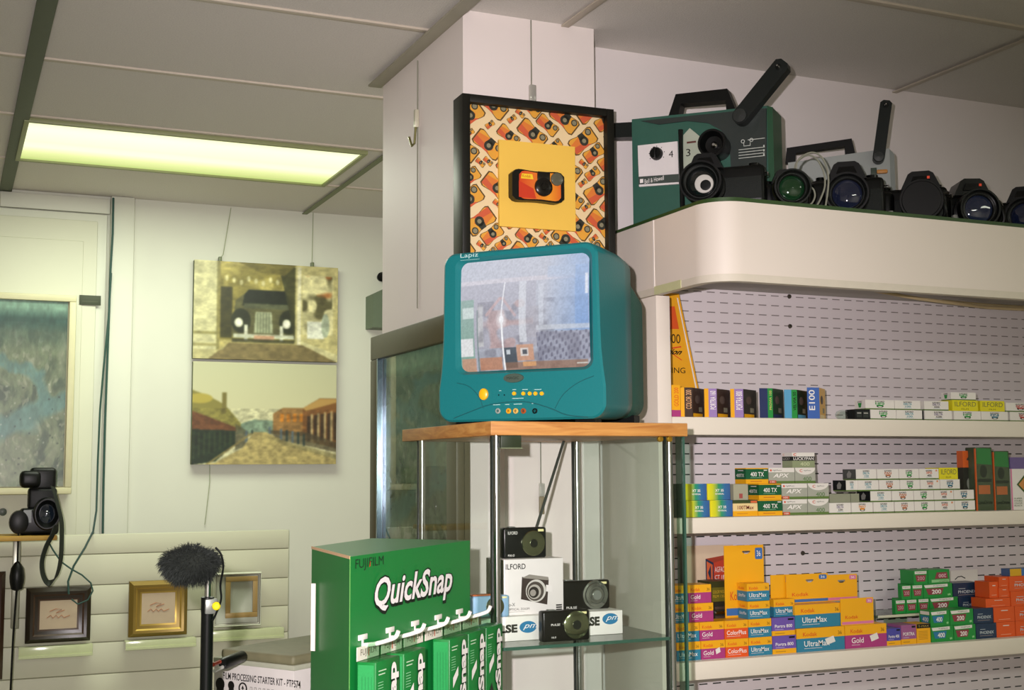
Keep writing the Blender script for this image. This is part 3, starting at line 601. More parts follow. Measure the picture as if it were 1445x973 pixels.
# lens cup
m = MB(); a = U(1006, 203, -.05); m.lathe([(.030, -.05), (.031, -.02), (.034, 0), (.033, .012), (.028, .012), (.020, -.008), (.0, -.01)], BLACK, TL(a[0], -.05, a[1]) @ AX_Y, 32); ln = m.build('lens_housing', t)
m = MB(); m.lathe([(.008, 0), (.008, .006), (.003, .010), (.0, .010)], CHROME, TL(a[0]+.002, -.044, a[1]-.002) @ AX_Y, 16); m.build('chrome_nut', ln)
# handle
m = MB(); o_ = [U(936, 164), U(948, 128), U(1021, 120), U(1034, 152)]; inn = [U(951, 161), U(955, 142), U(1019, 136.5), U(1020, 153)]
vs = [(x, y, z) for y in (.03, .065) for x, z in o_+inn]; fs = []
for k in range(3):
    fs += [(k, k+1, k+5, k+4), (k+8, k+12, k+13, k+9), (k, k+8, k+9, k+1), (k+4, k+5, k+13, k+12)]
fs += [(0, 4, 12, 8), (3, 11, 15, 7)]; m.add(vs, fs, BLACK); m.build('carry_handle', t)
def arm(pa, pb, wd, y, th, name, t, F, mt, nut=True):
    a = F.uv(*pa, y=y); b = F.uv(*pb, y=y); dx, dz = b[0]-a[0], b[1]-a[1]; L = math.hypot(dx, dz); ux, uz = dx/L, dz/L; px_, pz_ = -uz, ux; out = []
    base = math.atan2(uz, ux)
    for i in range(9): q = base+math.pi/2+math.pi*i/8; out.append((a[0]+wd*math.cos(q), a[1]+wd*math.sin(q)))
    e = wd*.55
    out += [(b[0]-px_*wd+ux*e, b[1]-pz_*wd+uz*e), (b[0]-px_*wd*.5+ux*wd, b[1]-pz_*wd*.5+uz*wd), (b[0]+px_*wd*.5+ux*wd, b[1]+pz_*wd*.5+uz*wd), (b[0]+px_*wd+ux*e, b[1]+pz_*wd+uz*e)]
    m = MB(); m.prism(out, y, y+th, mt); o = m.build(name, t)
    m = MB(); m.lathe([(wd*.88, 0), (wd*.84, .004), (0, .005)], mat('#232826', .4), TL(a[0], y, a[1]) @ AX_Y, 24); m.build('pivot_cap', o)
    if nut:
        m = MB(); m.lathe([(.007, 0), (.007, .004), (.0035, .010), (.002, .018), (.0, .018)], CHROME, TL(b[0], y, b[1]) @ AX_Y, 14); m.build('reel_spindle', o)
    return o
ARM = mat('#171c1a', .4)
arm((1044, 163), (1099, 95), .0185, -.035, .030, 'reel_arm', t, F1, ARM)
m = MB(); a = F1.uv(869, 173, .03); b = U(895, 171); c = F1.uv(869, 195, .03); m.prism([(a[0]-.02, a[1]-.004), (.0, U(893, 170)[1]), (.03, U(893, 168)[1]), (.02, U(893, 192)[1]), (a[0]-.02, c[1]-.001)], .012, .045, ARM); m.build('lower_arm', t)
# white printed diagram
m = MB(); PR = mat('#c9cfc6', .5)
for k, py in enumerate((199, 213, 217, 221, 225)):
    a = U(1043 if k else 1056, py-.6-(0 if k else 0)); b = U(1080, py-4+1.6); m.quad(a[0], a[1], b[0], a[1]+.0014, PR, -.0046)
for (x, y, r_) in ((1049, 200, .0045), (1061, 198, .0045)):
    a = U(x, y); m.lathe([(r_, 0), (r_, .0004), (r_*.7, .0004), (r_*.7, 0)], PR, TL(a[0], -.0044, a[1]) @ AX_Y, 16, False)
a = U(1050, 207); b = U(1059, 205); m.quad(a[0], a[1], b[0], a[1]+.0012, PR, -.0046); m.quad(a[0], a[1], a[0]+.0012, a[1]+.008, PR, -.0046); m.quad(b[0], a[1], b[0]+.0012, a[1]+.008, PR, -.0046)
for k in range(3): a = U(1079, 208+6*k); m.quad(a[0]-.002, a[1], a[0]+.001, a[1]+.005, PR, -.0046)
m.build('printed_diagram', t)
# second projector, grey, behind the cameras
c0 = on(1112, 230, 1, 2.685); F2 = Face((c0.x, c0.y, zb), math.radians(-37)); GY = mat('#9fa5a0', .45, noise=.05)
t = thing('film_projector', 'light grey film projector behind the cameras with upright black reel arm', 'film projector', F2.o, F2.rz)
U2 = lambda px, py, y=0.0: F2.uv(px, py, y)
a = U2(1118, 229); b = U2(1255, 209); zt_ = min(a[1], b[1]); m = MB()
m.prism([(0, 0), (b[0], 0), (b[0], b[1]), (0, a[1])], 0, .045, GY); m.build('body', t)
m = MB(); m.prism([(b[0], 0), (b[0]+.012, 0), (b[0]+.012, b[1]-.015), (b[0], b[1])], .005, .05, mat('#7f8680', .45)); m.build('end_rail', t)
m = MB(); o_ = [U2(1108, 228), U2(1110, 207), U2(1202, 193.5), U2(1207, 214)]; inn = [U2(1122, 227), U2(1123, 214), U2(1192, 204.5), U2(1193, 216)]
vs = [(x, y, z) for y in (.012, .036) for x, z in o_+inn]; m.add(vs, fs, BLACK); m.build('carry_handle', t)
o = arm((1240, 221), (1250, 149), .0145, -.03, .026, 'reel_arm', t, F2, mat('#141a17', .4))
m = MB(); a = U2(1237, 246); b = U2(1250, 241); m.box(a[0], -.012, a[1], b[0]+.004, -.001, a[1]+.010, mat('#c98a3f', .5), .003); m.build('orange_lever', t)
m = MB(); a = U2(1229, 255); b = U2(1237, 237); m.box(a[0], -.006, a[1], b[0], -.001, b[1], mat('#3f4c40', .5), .001); m.build('switch_plate', t)
# ================================================================== CAMERAS in a row on the canopy
def slr(px, Y, label, w=.135, h=.085, lr=.036, ll=.07, lens_dx=0.0, rz=None, prism='flash', glass='#26324a', red=True, capped=False, strapc=False, lz=None, scale=1.0, ring='#1d201f', silver=False):
    c = on(px, 290, 1, Y); c = on(px, 290, 1, Y-(scale-1)*.0); ang = math.atan2(-c.x, c.y)*1.0 if rz is None else rz
    t = thing('slr_camera', label, 'camera', (c.x, Y, BZ), ang, 'old cameras lined up on top of the canopy'); t.scale = (scale,)*3
    B = mat('#070908', .36, noise=.2, scale=60); lz = lz or h*.5; G = mat('#060707', .22)
    m = MB(); m.box(-w/2, .0, .0, w/2, .045, h, B, .009, seg=3); m.box(-w/2+.006, -.002, h*.2, w/2-.006, .002, h*.72, mat('#1b1f1c', .7, bump=.6, scale=500), .001); m.build('body', t)
    m = MB(); m.box(-w/2-.002, -.022, .0, -w/2+.034, .03, h*.92, B, .012, seg=3); m.build('grip', t)
    px0 = lens_dx
    m = MB(); m.prism([(px0-.038, h-.006), (px0+.038, h-.006), (px0+.024, h+.024), (px0+.016, h+.029), (px0-.016, h+.029), (px0-.024, h+.024)], -.018, .04, B)
    m.prism([(px0-.020, h+.004), (px0+.020, h+.004), (px0+.014, h+.018), (px0-.014, h+.018)], -.022, -.018, G); pr = m.build('prism_housing', t)
    if red:
        m = MB(); m.box(px0+.012, -.0235, h+.012, px0+.017, -.020, h+.017, mat('#d2401f', .4, emit=.3)); m.build('red_logo_dot', pr)  # logo dot given a faint glow of its own
    m = MB(); prf = [(lr*.95, 0), (lr*.95, ll*.25), (lr, ll*.27)]
    for k in range(6): prf += [(lr, ll*(.3+.05*k)), (lr*.965, ll*(.31+.05*k)), (lr*.965, ll*(.335+.05*k)), (lr, ll*(.345+.05*k))]
    prf += [(lr*1.02, ll*.68), (lr*1.02, ll), (lr*.93, ll), (lr*.86, ll*.9), (lr*.72, ll*.86)]
    if capped: prf = prf[:-2]+[(lr*.9, ll*1.02), (0, ll*1.02)]
    else: prf += [(lr*.68, ll*.80), (0, ll*.80)]
    M_ = TL(px0, -.0, lz) @ AX_Y; m.lathe(prf, B, M_, 40); ln = m.build('lens', t)
    m = MB(); m.lathe([(lr*1.025, ll*.72), (lr*1.03, ll*.73), (lr*1.03, ll*.745), (lr*1.025, ll*.755)], mat(ring, .3, .6), M_, 40, False); m.lathe([(lr*.8, ll*.892), (lr*.78, ll*.9), (lr*.76, ll*.885)], mat('#787d7a', .2, .8), M_, 40, False) if not capped else None; m.build('focus_ring', ln)
    if not capped:
        m = MB(); m.lathe([(lr*.70, ll*.81), (lr*.55, ll*.86), (lr*.3, ll*.895), (0.0001, ll*.905)], mat(glass, .04, coat=1), M_, 32, False); m.build('front_glass', ln)
        if silver:
            m = MB(); M2 = TL(px0+lr*.16, -.0, lz-lr*.12) @ AX_Y; m.lathe([(lr*.46, ll*.91), (lr*.44, ll*.93), (lr*.30, ll*.935), (0, ll*.925)], mat('#d5d3cc', .25, .3), M2, 28); m.lathe([(lr*.26, ll*.94), (lr*.2, ll*.945), (0, ll*.94)], BLACK, TL(px0+lr*.24, 0, lz-lr*.2) @ AX_Y, 24); m.build('silver_glint', ln)  # reflection in the lens modelled as an off-centre silver disc
    m = MB(); m.lathe([(.009, 0), (.009, .007), (.007, .008), (0, .008)], G, TL(-w*.36, .02, h), 18); m.build('shutter_button', t); m = MB(); m.lathe([(.012, 0), (.012, .006), (0, .006)], G, TL(w*.34, .022, h), 18); m.build('dial', t)
    m = MB(); m.tube([(w/2, .01, h*.8), (w/2+.008, .0, h*.78), (w/2+.009, -.004, h*.7), (w/2+.002, .0, h*.68)], .0016, CHROME, 6); m.build('strap_lug', t)
    if strapc:
        m = MB(); m.tube(smooth([(w*.3, -.03, .0015), (w*.45, -.045, .02), (w*.42, -.04, .055), (w*.5, .0, .07)]), .004, B); m.tube([(-w*.28, -.055, .002), (-w*.3, -.05, .03)], .006, mat('#a9aaa6', .3, .5), 8); m.build('strap', t)
    return t
slr(1031, 2.365, 'black film camera with large silver glinting lens below the green projector', w=.15, h=.095, lr=.045, ll=.085, lens_dx=-.052, glass='#101413', red=False, rz=math.radians(-42), lz=.047, silver=True)
slr(1110, 2.37, 'black camera with wide green glinting lens right of the green projector', w=.11, h=.075, lr=.042, ll=.09, glass='#12351c', red=False, ring='#7d8a3c', rz=math.radians(-26), lz=.046, scale=.95)
slr(1196, 2.40, 'black camera with glinting lens in front of the light grey projector', w=.14, h=.088, lr=.040, ll=.07, glass='#1c2238', red=False, lz=.044, scale=1.2)
slr(1160, 2.52, 'small black camera with domed top behind the looped grey cable', w=.10, h=.075, lr=.028, ll=.05, red=False, capped=True, lz=.05)
slr(1287, 2.42, 'black camera with red dot and covered lens, right of the orange lever', lr=.040, ll=.06, capped=True, strapc=True, lens_dx=.018, lz=.048, scale=1.22)
slr(1362, 2.42, 'black camera with red dot and glassy tilted lens, second from the photo edge', lr=.040, ll=.06, strapc=True, lens_dx=.01, glass='#202a44', lz=.044, rz=math.radians(-24), scale=1.2)
slr(1432, 2.44, 'dark grey camera cut off by the right edge of the photo', w=.17, h=.092, lr=.042, ll=.07, glass='#1b2340', red=False, lens_dx=.02, lz=.045, scale=1.12)
a = on(1160, 290, 1, 2.33); m = MB()
pts = [(1120, 291), (1108, 262), (1104, 240), (1107, 222), (1122, 213), (1143, 214), (1160, 226), (1168, 245), (1168, 265), (1166, 283)]
m.tube(smooth([tuple(on(x, y, 1, 2.325)) for x, y in [(1124, 252), (1124, 232), (1130, 222), (1145, 215), (1158, 220), (1166, 235), (1169, 252), (1168, 270), (1165, 290)]]), .0022, mat('#8f9080', .4), 6)
m.tube(smooth([tuple(on(x, y, 1, 2.33)) for x, y in [(1122, 256), (1121, 240), (1125, 228), (1139, 219), (1152, 224), (1162, 242), (1164, 262), (1158, 280), (1152, 291)]]), .0022, mat('#8f9080', .4), 6)
m.tube(smooth([tuple(on(x, y, 1, 2.32)) for x, y in [(1138, 262), (1147, 266), (1150, 276), (1146, 286), (1138, 292)]]), .002, mat('#8f9080', .4), 6)
tag(m.build('looped_cable'), 'thin grey cable looping up between the cameras on the canopy', 'cable')
# ================================================================== FRAMED DISPOSABLE CAMERA PICTURE
a = on(653, 128, 1, 2.585); FRZ = -.035
F3 = Face((on(653, 350, 1, 2.585).x, 2.585, 2.0), FRZ)
t = thing('framed_camera_picture', 'thick black box frame holding a yellow and orange disposable camera on patterned card', 'picture', F3.o, FRZ)
U3 = lambda px, py, y=0.0: F3.uv(px, py, y)
xl = 0.0; xr2 = U3(867, 200)[0]; ztl = U3(653, 128)[1]; ztr = U3(866, 157)[1]; ztp = (ztl+ztr)/2
BK = mat('#15150f', .45); fw = .018; DPT = .062
m = MB()
m.box(0, 0, -.06, fw, DPT, ztp, BK, .001); m.box(xr2-fw, 0, -.06, xr2, DPT, ztp, BK, .001); m.box(fw, 0, ztp-fw, xr2-fw, DPT, ztp, BK, .001); m.box(fw, 0, -.06, xr2-fw, DPT, -.06+fw, BK, .001); m.box(fw, DPT-.006, -.05, xr2-fw, DPT-.001, ztp-.01, BK)
m.build('frame', t)
YB3 = .020
m = MB(); m.box(fw, YB3, -.045, xr2-fw, YB3+.004, ztp-fw, mat('#e8cf9f', .6, noise=.03))
# pattern of little printed cameras, alternating diagonals
def clip_poly(pts, x0, z0, x1, z1):
    for ax, v, sg in ((0, x0, 1), (0, x1, -1), (1, z0, 1), (1, z1, -1)):
        out = []
        for i in range(len(pts)):
            p, q = pts[i-1], pts[i]; pi = (p[ax]-v)*sg >= 0; qi = (q[ax]-v)*sg >= 0
            if pi != qi: s_ = (v-p[ax])/(q[ax]-p[ax]); out.append((p[0]+(q[0]-p[0])*s_, p[1]+(q[1]-p[1])*s_))
            if qi: out.append(q)
        pts = out
        if len(pts) < 3: return []
    return pts
OUT = mat('#5e4418', .6); OR1 = mat('#d97a2e', .6); OR2 = mat('#e0a034', .6); OR3 = mat('#cc5a34', .6); LK = mat('#33332a', .4); LG = mat('#8a8468', .4)
def mini(cx, cz, L, ang, box, k):
    ca, sa = math.cos(ang), math.sin(ang); H = L*.52
    def put(pts, mt, y):
        q = clip_poly([(cx+x*ca-z*sa, cz+x*sa+z*ca) for x, z in pts], *box)
        if len(q) >= 3: m.poly(q, mt, y)
    def wavy(s_): 
        out = []
        for i in range(11): u = -1+2*i/10; out.append((u*L/2*s_, (H/2*(1-.16*math.cos(u*3.1))*(1-abs(u)**8*.25))*s_))
        for i in range(11): u = 1-2*i/10; out.append((u*L/2*s_*(1), (-H/2*(1-.16*math.cos(u*3.1))*(1-abs(u)**8*.25))*s_))
        return out
    y0 = YB3-.0006-.00012*(k % 3); put(wavy(1.0), OUT, y0); w_ = wavy(.91)
    put(w_, OR2, y0-.0003); put([(-L*.455, -H*.42), (-.02*L, -H*.44), (L*.22, -.1*H), (.02*L, H*.40), (-L*.455, H*.2)], OR1, y0-.0004); put([(-L*.455, -H*.42), (L*.2, -H*.44), (-.1*L, -.1*H), (-L*.455, -.02*H)], OR3, y0-.0005)
    cir = lambda x, z, r_: [(x+r_*math.cos(2*math.pi*i/14), z+r_*math.sin(2*math.pi*i/14)) for i in range(14)]
    put(cir(.03*L, -.03*H, L*.155), LK, y0-.0006); put([(-.10*L, .1*H), (.16*L, .1*H), (.13*L, .46*H), (-.06*L, .46*H)], LK, y0-.0006); put(cir(.03*L, -.03*H, L*.07), LG, y0-.0007)
    put(cir(.32*L, .26*H, L*.11), LK, y0-.0006); put(cir(.32*L, .26*H, L*.075), LG, y0-.0007)
rnd = random.Random(3); x0c, x1c, z0c, z1c = fw, xr2-fw, -.04, ztp-fw; cb = (x0c, z0c, x1c, z1c)
# diagonal lattice: rows of differing size running at -35 degrees, some at +35
k = 0; a35 = math.radians(38); placed = []
sizes = [.075, .052, .052, .034, .062, .034, .05]
tries = 0
while tries < 14000 and len(placed) < 260:
    tries += 1; L = .074 if tries < 300 else (.056 if tries < 1200 else (.040 if tries < 4500 else .024)); cx, cz = rnd.uniform(x0c-.02, x1c+.02), rnd.uniform(z0c-.02, z1c+.02); s_ = rnd.choice((1, -1))
    # rectangles may not overlap: compare sample points in the neighbour's own axes
    def corners(cx, cz, L, an, g=1.04):
        ca, sa = math.cos(an), math.sin(an); H = L*.55*g; LL = L*g
        return [(cx+u*LL/2*ca-v*H/2*sa, cz+u*LL/2*sa+v*H/2*ca) for u in (-1, -.33, .33, 1) for v in (-1, 0, 1)]
    def inside(p, q): 
        ca, sa = math.cos(q[3]), math.sin(q[3]); dx, dz = p[0]-q[0], p[1]-q[1]; u = dx*ca+dz*sa; v = -dx*sa+dz*ca
        return abs(u) < q[2]*.5 and abs(v) < q[2]*.275
    an = s_*a35 + (math.pi if rnd.random() < .15 else 0); me_ = (cx, cz, L, an)
    if any(math.hypot(cx-q[0], cz-q[1]) < (L+q[2])*.7 and (any(inside(p, q) for p in corners(*me_)) or any(inside(p, me_) for p in corners(*q))) for q in placed): continue
    placed.append(me_)
for q in placed: mini(q[0], q[1], q[2], q[3], cb, k); k += 1
m.build('patterned_card', t)
ya = .012
p0 = U3(704, 197, ya); p1 = U3(811, 207, ya); p2 = U3(811, 325, ya); p3 = U3(705, 320, ya)
mx0, mx1 = p0[0], p1[0]; mz1 = (p0[1]+p1[1])/2; mz0 = (p2[1]+p3[1])/2
m = MB(); m.box(mx0, .011, mz0, mx1, YB3, mz1, mat('#efc24e', .6, noise=.02), .0); m.build('yellow_mount', t)
# the real disposable camera
c1 = U3(720, 262, 0); c2 = U3(793, 262, 0); cx = (c1[0]+c2[0])/2; cz = U3(757, 264)[1]; Lc = c2[0]-c1[0]; Hc = Lc*.56
def wavyc(sx=1, sz=1, dx=0):
    out = []
    for i in range(17): u = -1+2*i/16; out.append((cx+dx+u*Lc/2*sx, cz+(Hc/2*(1-.07*math.cos(u*2.6))*(1-abs(u)**9*.30))*sz))
    for i in range(17): u = 1-2*i/16; out.append((cx+dx+u*Lc/2*sx, cz+(-Hc/2*(1-.05*math.cos(u*2.6))*(1-abs(u)**9*.30))*sz))
    return out
m = MB(); m.prism(wavyc(), -.012, .011, mat('#121009', .4)); dc = m.build('disposable_camera', t)
m = MB(); RMP = {'axis': 0, 'stops': [(0, '#d2431c'), (.35, '#e0702a'), (.7, '#ee9c26'), (1, '#d9641f')]}
m.prism(wavyc(.80, .90, .004), -.0135, -.012, mat('#e07a24', .35, ramp=RMP)); lx, lz_ = cx+Lc*.09, cz-.002
m.poly([(cx-Lc*.34, cz+Hc*.20), (cx-Lc*.10, cz+Hc*.20), (cx-Lc*.12, cz+Hc*.36), (cx-Lc*.32, cz+Hc*.36)], mat('#f2cc2a', .4), -.0138); m.text('Kodak', cx-Lc*.31, cz+Hc*.24, cx-Lc*.15, cz+Hc*.33, mat('#b8321c', .5), -.0141)
m.poly([(cx-Lc*.38, cz-Hc*.40), (cx-Lc*.05, cz-Hc*.42), (cx-Lc*.10, cz-Hc*.1), (cx-Lc*.38, cz+Hc*.12)], mat('#c9391b', .4), -.0138); m.build('wrap', dc)
m = MB(); m.lathe([(Lc*.17, 0), (Lc*.165, .004), (Lc*.13, .007), (Lc*.07, .007), (Lc*.05, .004), (0, .004)], mat('#1a1813', .25), TL(lx, -.0138, lz_) @ AX_Y, 28); m.box(lx-Lc*.12, -.018, lz_+Lc*.08, lx+Lc*.12, -.0138, cz+Hc*.46, mat('#1a1813', .3), .001); m.build('lens', dc)
m = MB(); m.lathe([(Lc*.12, 0), (Lc*.115, .003), (Lc*.08, .004), (0, .004)], mat('#5c5b4a', .2), TL(cx+Lc*.35, -.0138, cz+Hc*.26) @ AX_Y, 24); m.build('flash_window', dc)
# ================================================================== TELEVISION
ctv = EYE+ray(848, 592)*2.35
TZ = 1.640; RZT = math.atan2(-.77, .64); WT = .333; HT = .335
o_ = Vector((ctv.x, ctv.y, TZ))-Vector((math.cos(RZT), math.sin(RZT), 0))*WT
F4 = Face(o_, RZT); U4 = lambda px, py, y=0.0: F4.uv(px, py, y)
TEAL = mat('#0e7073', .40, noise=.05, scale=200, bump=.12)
t = thing('television', 'teal rounded portable television with a shop view and reflections painted on its screen, on the wooden display case top', 'television', o_, RZT)
def shape(x0, z0, x1, z1, r, cheek=0.0, n=8):
    """rounded outline whose lower third bulges outwards"""
    out = []
    base = rrect(x0, z0, x1, z1, r, n)
    # add points on the vertical sides
    pts = []
    for i, p in enumerate(base):
        q = base[(i+1) % len(base)]; pts.append(p)
        if (i+1) % (n+1) == 0:
            for k in range(1, 8): pts.append((p[0]+(q[0]-p[0])*k/8, p[1]+(q[1]-p[1])*k/8))
    for x, z in pts:
        u = (z-z0)/(z1-z0); k = cheek*math.exp(-((u-.13)/.17)**2) - cheek*.6*max(0, u-.4)
        out.append((x-(k if x < (x0+x1)/2 else -k)*min(1, abs(x-(x0+x1)/2)/((x1-x0)*.45)), z))
    return out
secs = [(.0, .004, .020, .010), (.004, .000, .026, .010), (.05, .0, .026, .008), (.13, .002, .028, .004), (.175, .006, .03, .0), (.185, .014, .03, 0)]
m = MB(); rings = []
for (y, ins, r_, ck) in secs: rings.append([(x, y, z) for x, z in shape(ins, .006+ins, WT-ins, HT-ins, r_, ck)])
n = len(rings[0]); vs = [v for r_ in rings for v in r_]; fs = []
for j in range(len(rings)-1):
    for k in range(n): fs.append((j*n+k, (j+1)*n+k, (j+1)*n+(k+1) % n, j*n+(k+1) % n))
# front: ring from outline to screen opening
sa = U4(651, 378); sb = U4(828, 372); sc = U4(828, 515); sd = U4(649, 522)
sx0 = (sa[0]+sd[0])/2-.002; sx1 = (sb[0]+sc[0])/2; sz0 = (U4(738, 519)[1]); sz1 = U4(738, 364)[1]
op = shape(sx0-.010, sz0-.008, sx1+.012, sz1+.010, .020); op2 = shape(sx0, sz0, sx1, sz1, .016)
b0 = len(vs); vs += [(x, .0, z) for x, z in op]; b1 = len(vs); vs += [(x, .014, z) for x, z in op2]
for k in range(n): fs.append((k, (k+1) % n, b0+(k+1) % n, b0+k)); fs.append((b0+k, b0+(k+1) % n, b1+(k+1) % n, b1+k))
fs.append(tuple((len(secs)-1)*n+k for k in range(n-1, -1, -1)))
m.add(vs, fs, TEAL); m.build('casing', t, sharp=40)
m = MB(); rings = []
for (y, ins) in ((.183, .010), (.20, .010), (.28, .022), (.335, .045), (.352, .06)): rings.append([(x, y, z) for x, z in shape(ins, .010+ins*.3, WT-ins, HT-ins*1.6-.03, .03)])
n = len(rings[0]); vs = [v for r_ in rings for v in r_]; fs = []
for j in range(len(rings)-1):
    for k in range(n): fs.append((j*n+k, (j+1)*n+k, (j+1)*n+(k+1) % n, j*n+(k+1) % n))
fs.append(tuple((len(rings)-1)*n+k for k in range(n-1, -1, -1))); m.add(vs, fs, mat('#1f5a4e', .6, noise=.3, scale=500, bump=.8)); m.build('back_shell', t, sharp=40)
m = MB(); m.box(.02, .02, 0, .06, .05, .007, BLACK); m.box(WT-.06, .02, 0, WT-.02, .05, .007, BLACK); m.box(.02, .22, 0, WT-.02, .25, .020, BLACK); m.build('feet', t)
def screen_img():  # shop view, reflections and white glare streak painted into the glowing screen
    c = Canvas(210, 165, '#b9bcc8'); c.put(c.Y*1.1, '#8f93a0', .5); c.rect(0, .18, 1, .22, '#d6ccd2', .8); c.rect(0, .22, .62, .8, '#9f9aa6', .6)
    c.rect(0, .35, .12, 1, '#6f9d86', .8); c.rect(.02, .42, .12, .52, '#d8e4dc', .8); c.rect(0, .70, .11, .86, '#e9e6e6', .9); c.rect(.01, .88, .13, 1, '#c98a6a', .8)
    c.rect(.15, .40, .20, .78, '#c9c9c2', .6); c.rect(.145, .45, .155, 1, '#3c5a52', .6)
    c.put((c.noise(22, 18, 4)-.45)*4*(c.X > .15)*(c.Y > .38), '#55525e', .45); c.put((c.noise(14, 12, 5)-.55)*5*(c.X > .2)*(c.X < .6)*(c.Y > .35)*(c.Y < .8), '#b98a80', .6)
    c.line(.23, .50, .34, .36, .016, '#c99a94', .7); c.line(.36, .36, .46, .52, .014, '#c99a94', .6)
    c.rect(.49, .22, .545, .76, '#dfe2e6', .7); c.rect(.64, .25, .675, .62, '#cfd4dd', .6); c.rect(.545, .45, .64, .72, '#a5a0a8', .6)
    c.put((c.X-.68)*4*(c.Y < .68), '#6f97cf', .75); c.rect(.70, .10, .99, .2, '#9fb6d6', .5); c.rect(.90, .10, .99, .66, '#5a8bd0', .5); c.rect(.97, .18, .99, .36, '#e9eef7', .9)
    c.rect(.62, .62, 1, .66, '#c7cbd2', .7); c.put((np.sin(c.X*150)*np.sin(c.Y*70+c.X*30))*1.5*(c.X > .62)*(c.Y > .67)*(c.Y < .92), '#3d3a4a', .7); c.rect(.62, .68, 1, .93, '#6a6a86', .35)
    c.rect(.36, .80, .46, .98, '#1d2a33', .8); c.rect(.38, .82, .41, .86, '#cfd6da', .9); c.rect(.46, .78, .59, .92, '#c98f6c', .9); c.rect(.49, .81, .55, .88, '#d8d4d0', .9); c.rect(.505, .825, .54, .865, '#2c3038', .9)
    c.rect(.16, .88, .34, .99, '#b9744c', .8); c.rect(.36, .93, .98, 1, '#8a5a3c', .7); c.rect(.50, .93, .60, .97, '#e0a060', .8)
    c.line(.375, .22, .352, .50, .007, '#ffffff', .8); c.line(.352, .50, .358, .99, .009, '#ffffff', .95); c.ell(.352, .55, .05, .10, '#ffffff', .8, 1.2); c.ell(.352, .55, .02, .04, '#ffffff', 1, .5)
    c.rect(.90, .955, .98, .965, '#e4ece6', .8); c.put((1.2-c.Y*1.2), '#dfe0ec', .45); c.mul(.95+.1*c.noise(105, 80, 9)); return c
painting('screen', screen_img(), sx1-sx0+.004, sz1-sz0+.004, vcol_mat('picture_tube', .12, emit=.95, coat=.5), t, .012, sx0-.002, sz0-.002, bulge=.011)
# name, badge, buttons, sockets
m = MB(); a = U4(650, 365); b = U4(675, 357); m.text('Lapiz', a[0]+.0, a[1]-.001, b[0], b[1]+.002, mat('#bcd9d6', .4), -.0008); m.quad(a[0], a[1]-.004, b[0]+.003, a[1]-.003, mat('#8fc0be', .4), -.0008); m.build('name_print', t)
m = MB(); a = U4(725, 533); m.lathe([(.0215, 0), (.0205, .003), (.0, .0035)], mat('#5d6f64', .3, .5), TL(a[0], 0, a[1]) @ AX_Y @ Matrix.Diagonal((1, .42, 1, 1)), 32); m.text('MAGIC', a[0]-.013, a[1]-.0025, a[0]+.013, a[1]+.0025, mat('#27352d', .4), -.0042); m.build('badge', t)
YEL = mat('#f2b418', .35)
m = MB(); a = U4(683, 556); m.lathe([(.0095, 0), (.009, .004), (.006, .006), (0, .006)], YEL, TL(a[0], 0, a[1]) @ AX_Y @ Matrix.Diagonal((1, 1.2, 1, 1)), 28); m.build('power_button', t)
for px in (726, 739, 748, 756, 765):
    a = U4(px, 555); m = MB(); m.lathe([(.0038, 0), (.0036, .003), (0, .0034)], YEL, TL(a[0], 0, a[1]) @ AX_Y, 16); m.build('small_button', t)
for px, cc in ((703, '#9aa39a'), (718, '#e8a81e'), (728, '#d9b25a'), (739, '#a8501e'), (755, '#0c1412')):
    a = U4(px, 579.5); m = MB(); m.lathe([(.0052, 0), (.0052, .002), (.0042, .003), (.0030, .003), (.0028, 0), (0, 0)], mat(cc, .35), TL(a[0], 0, a[1]) @ AX_Y, 18); m.build('socket', t)
m = MB(); GW = mat('#a9cfca', .5)
for px, py, wd in ((726, 549.5, 5), (741, 549.5, 8), (759, 549.5, 10), (731, 562, 16), (701, 571, 10), (716, 570.5, 6), (731, 570, 12), (752, 569, 3), (706, 551, 3)):
    a = U4(px-wd/2, py); b = U4(px+wd/2, py); m.quad(a[0], a[1]-.0006, b[0], a[1]+.0006, GW, -.0007)
for px, py in ((704, 557), (712, 557)): a = U4(px, py); m.disc(a[0], a[1], .0014, .0014, BLACK, -.0007)
m.build('control_markings', t)
m = MB(); G2 = mat('#0f5a5e', .5)
pl = lambda pts: [(U4(*p)[0], -.0002, U4(*p)[1]) for p in pts]
m.tube(smooth(pl([(645, 540), (662, 545), (676, 560), (682, 576)])), .0008, G2, 6); m.tube(smooth(pl([(783, 576), (795, 556), (815, 540), (838, 530)])), .0008, G2, 6)
m.tube(smooth(pl([(640, 590), (665, 580), (690, 571), (718, 567), (745, 567), (775, 575), (800, 585), (830, 588)])), .0010, G2, 6); m.build('moulding_groove', t)
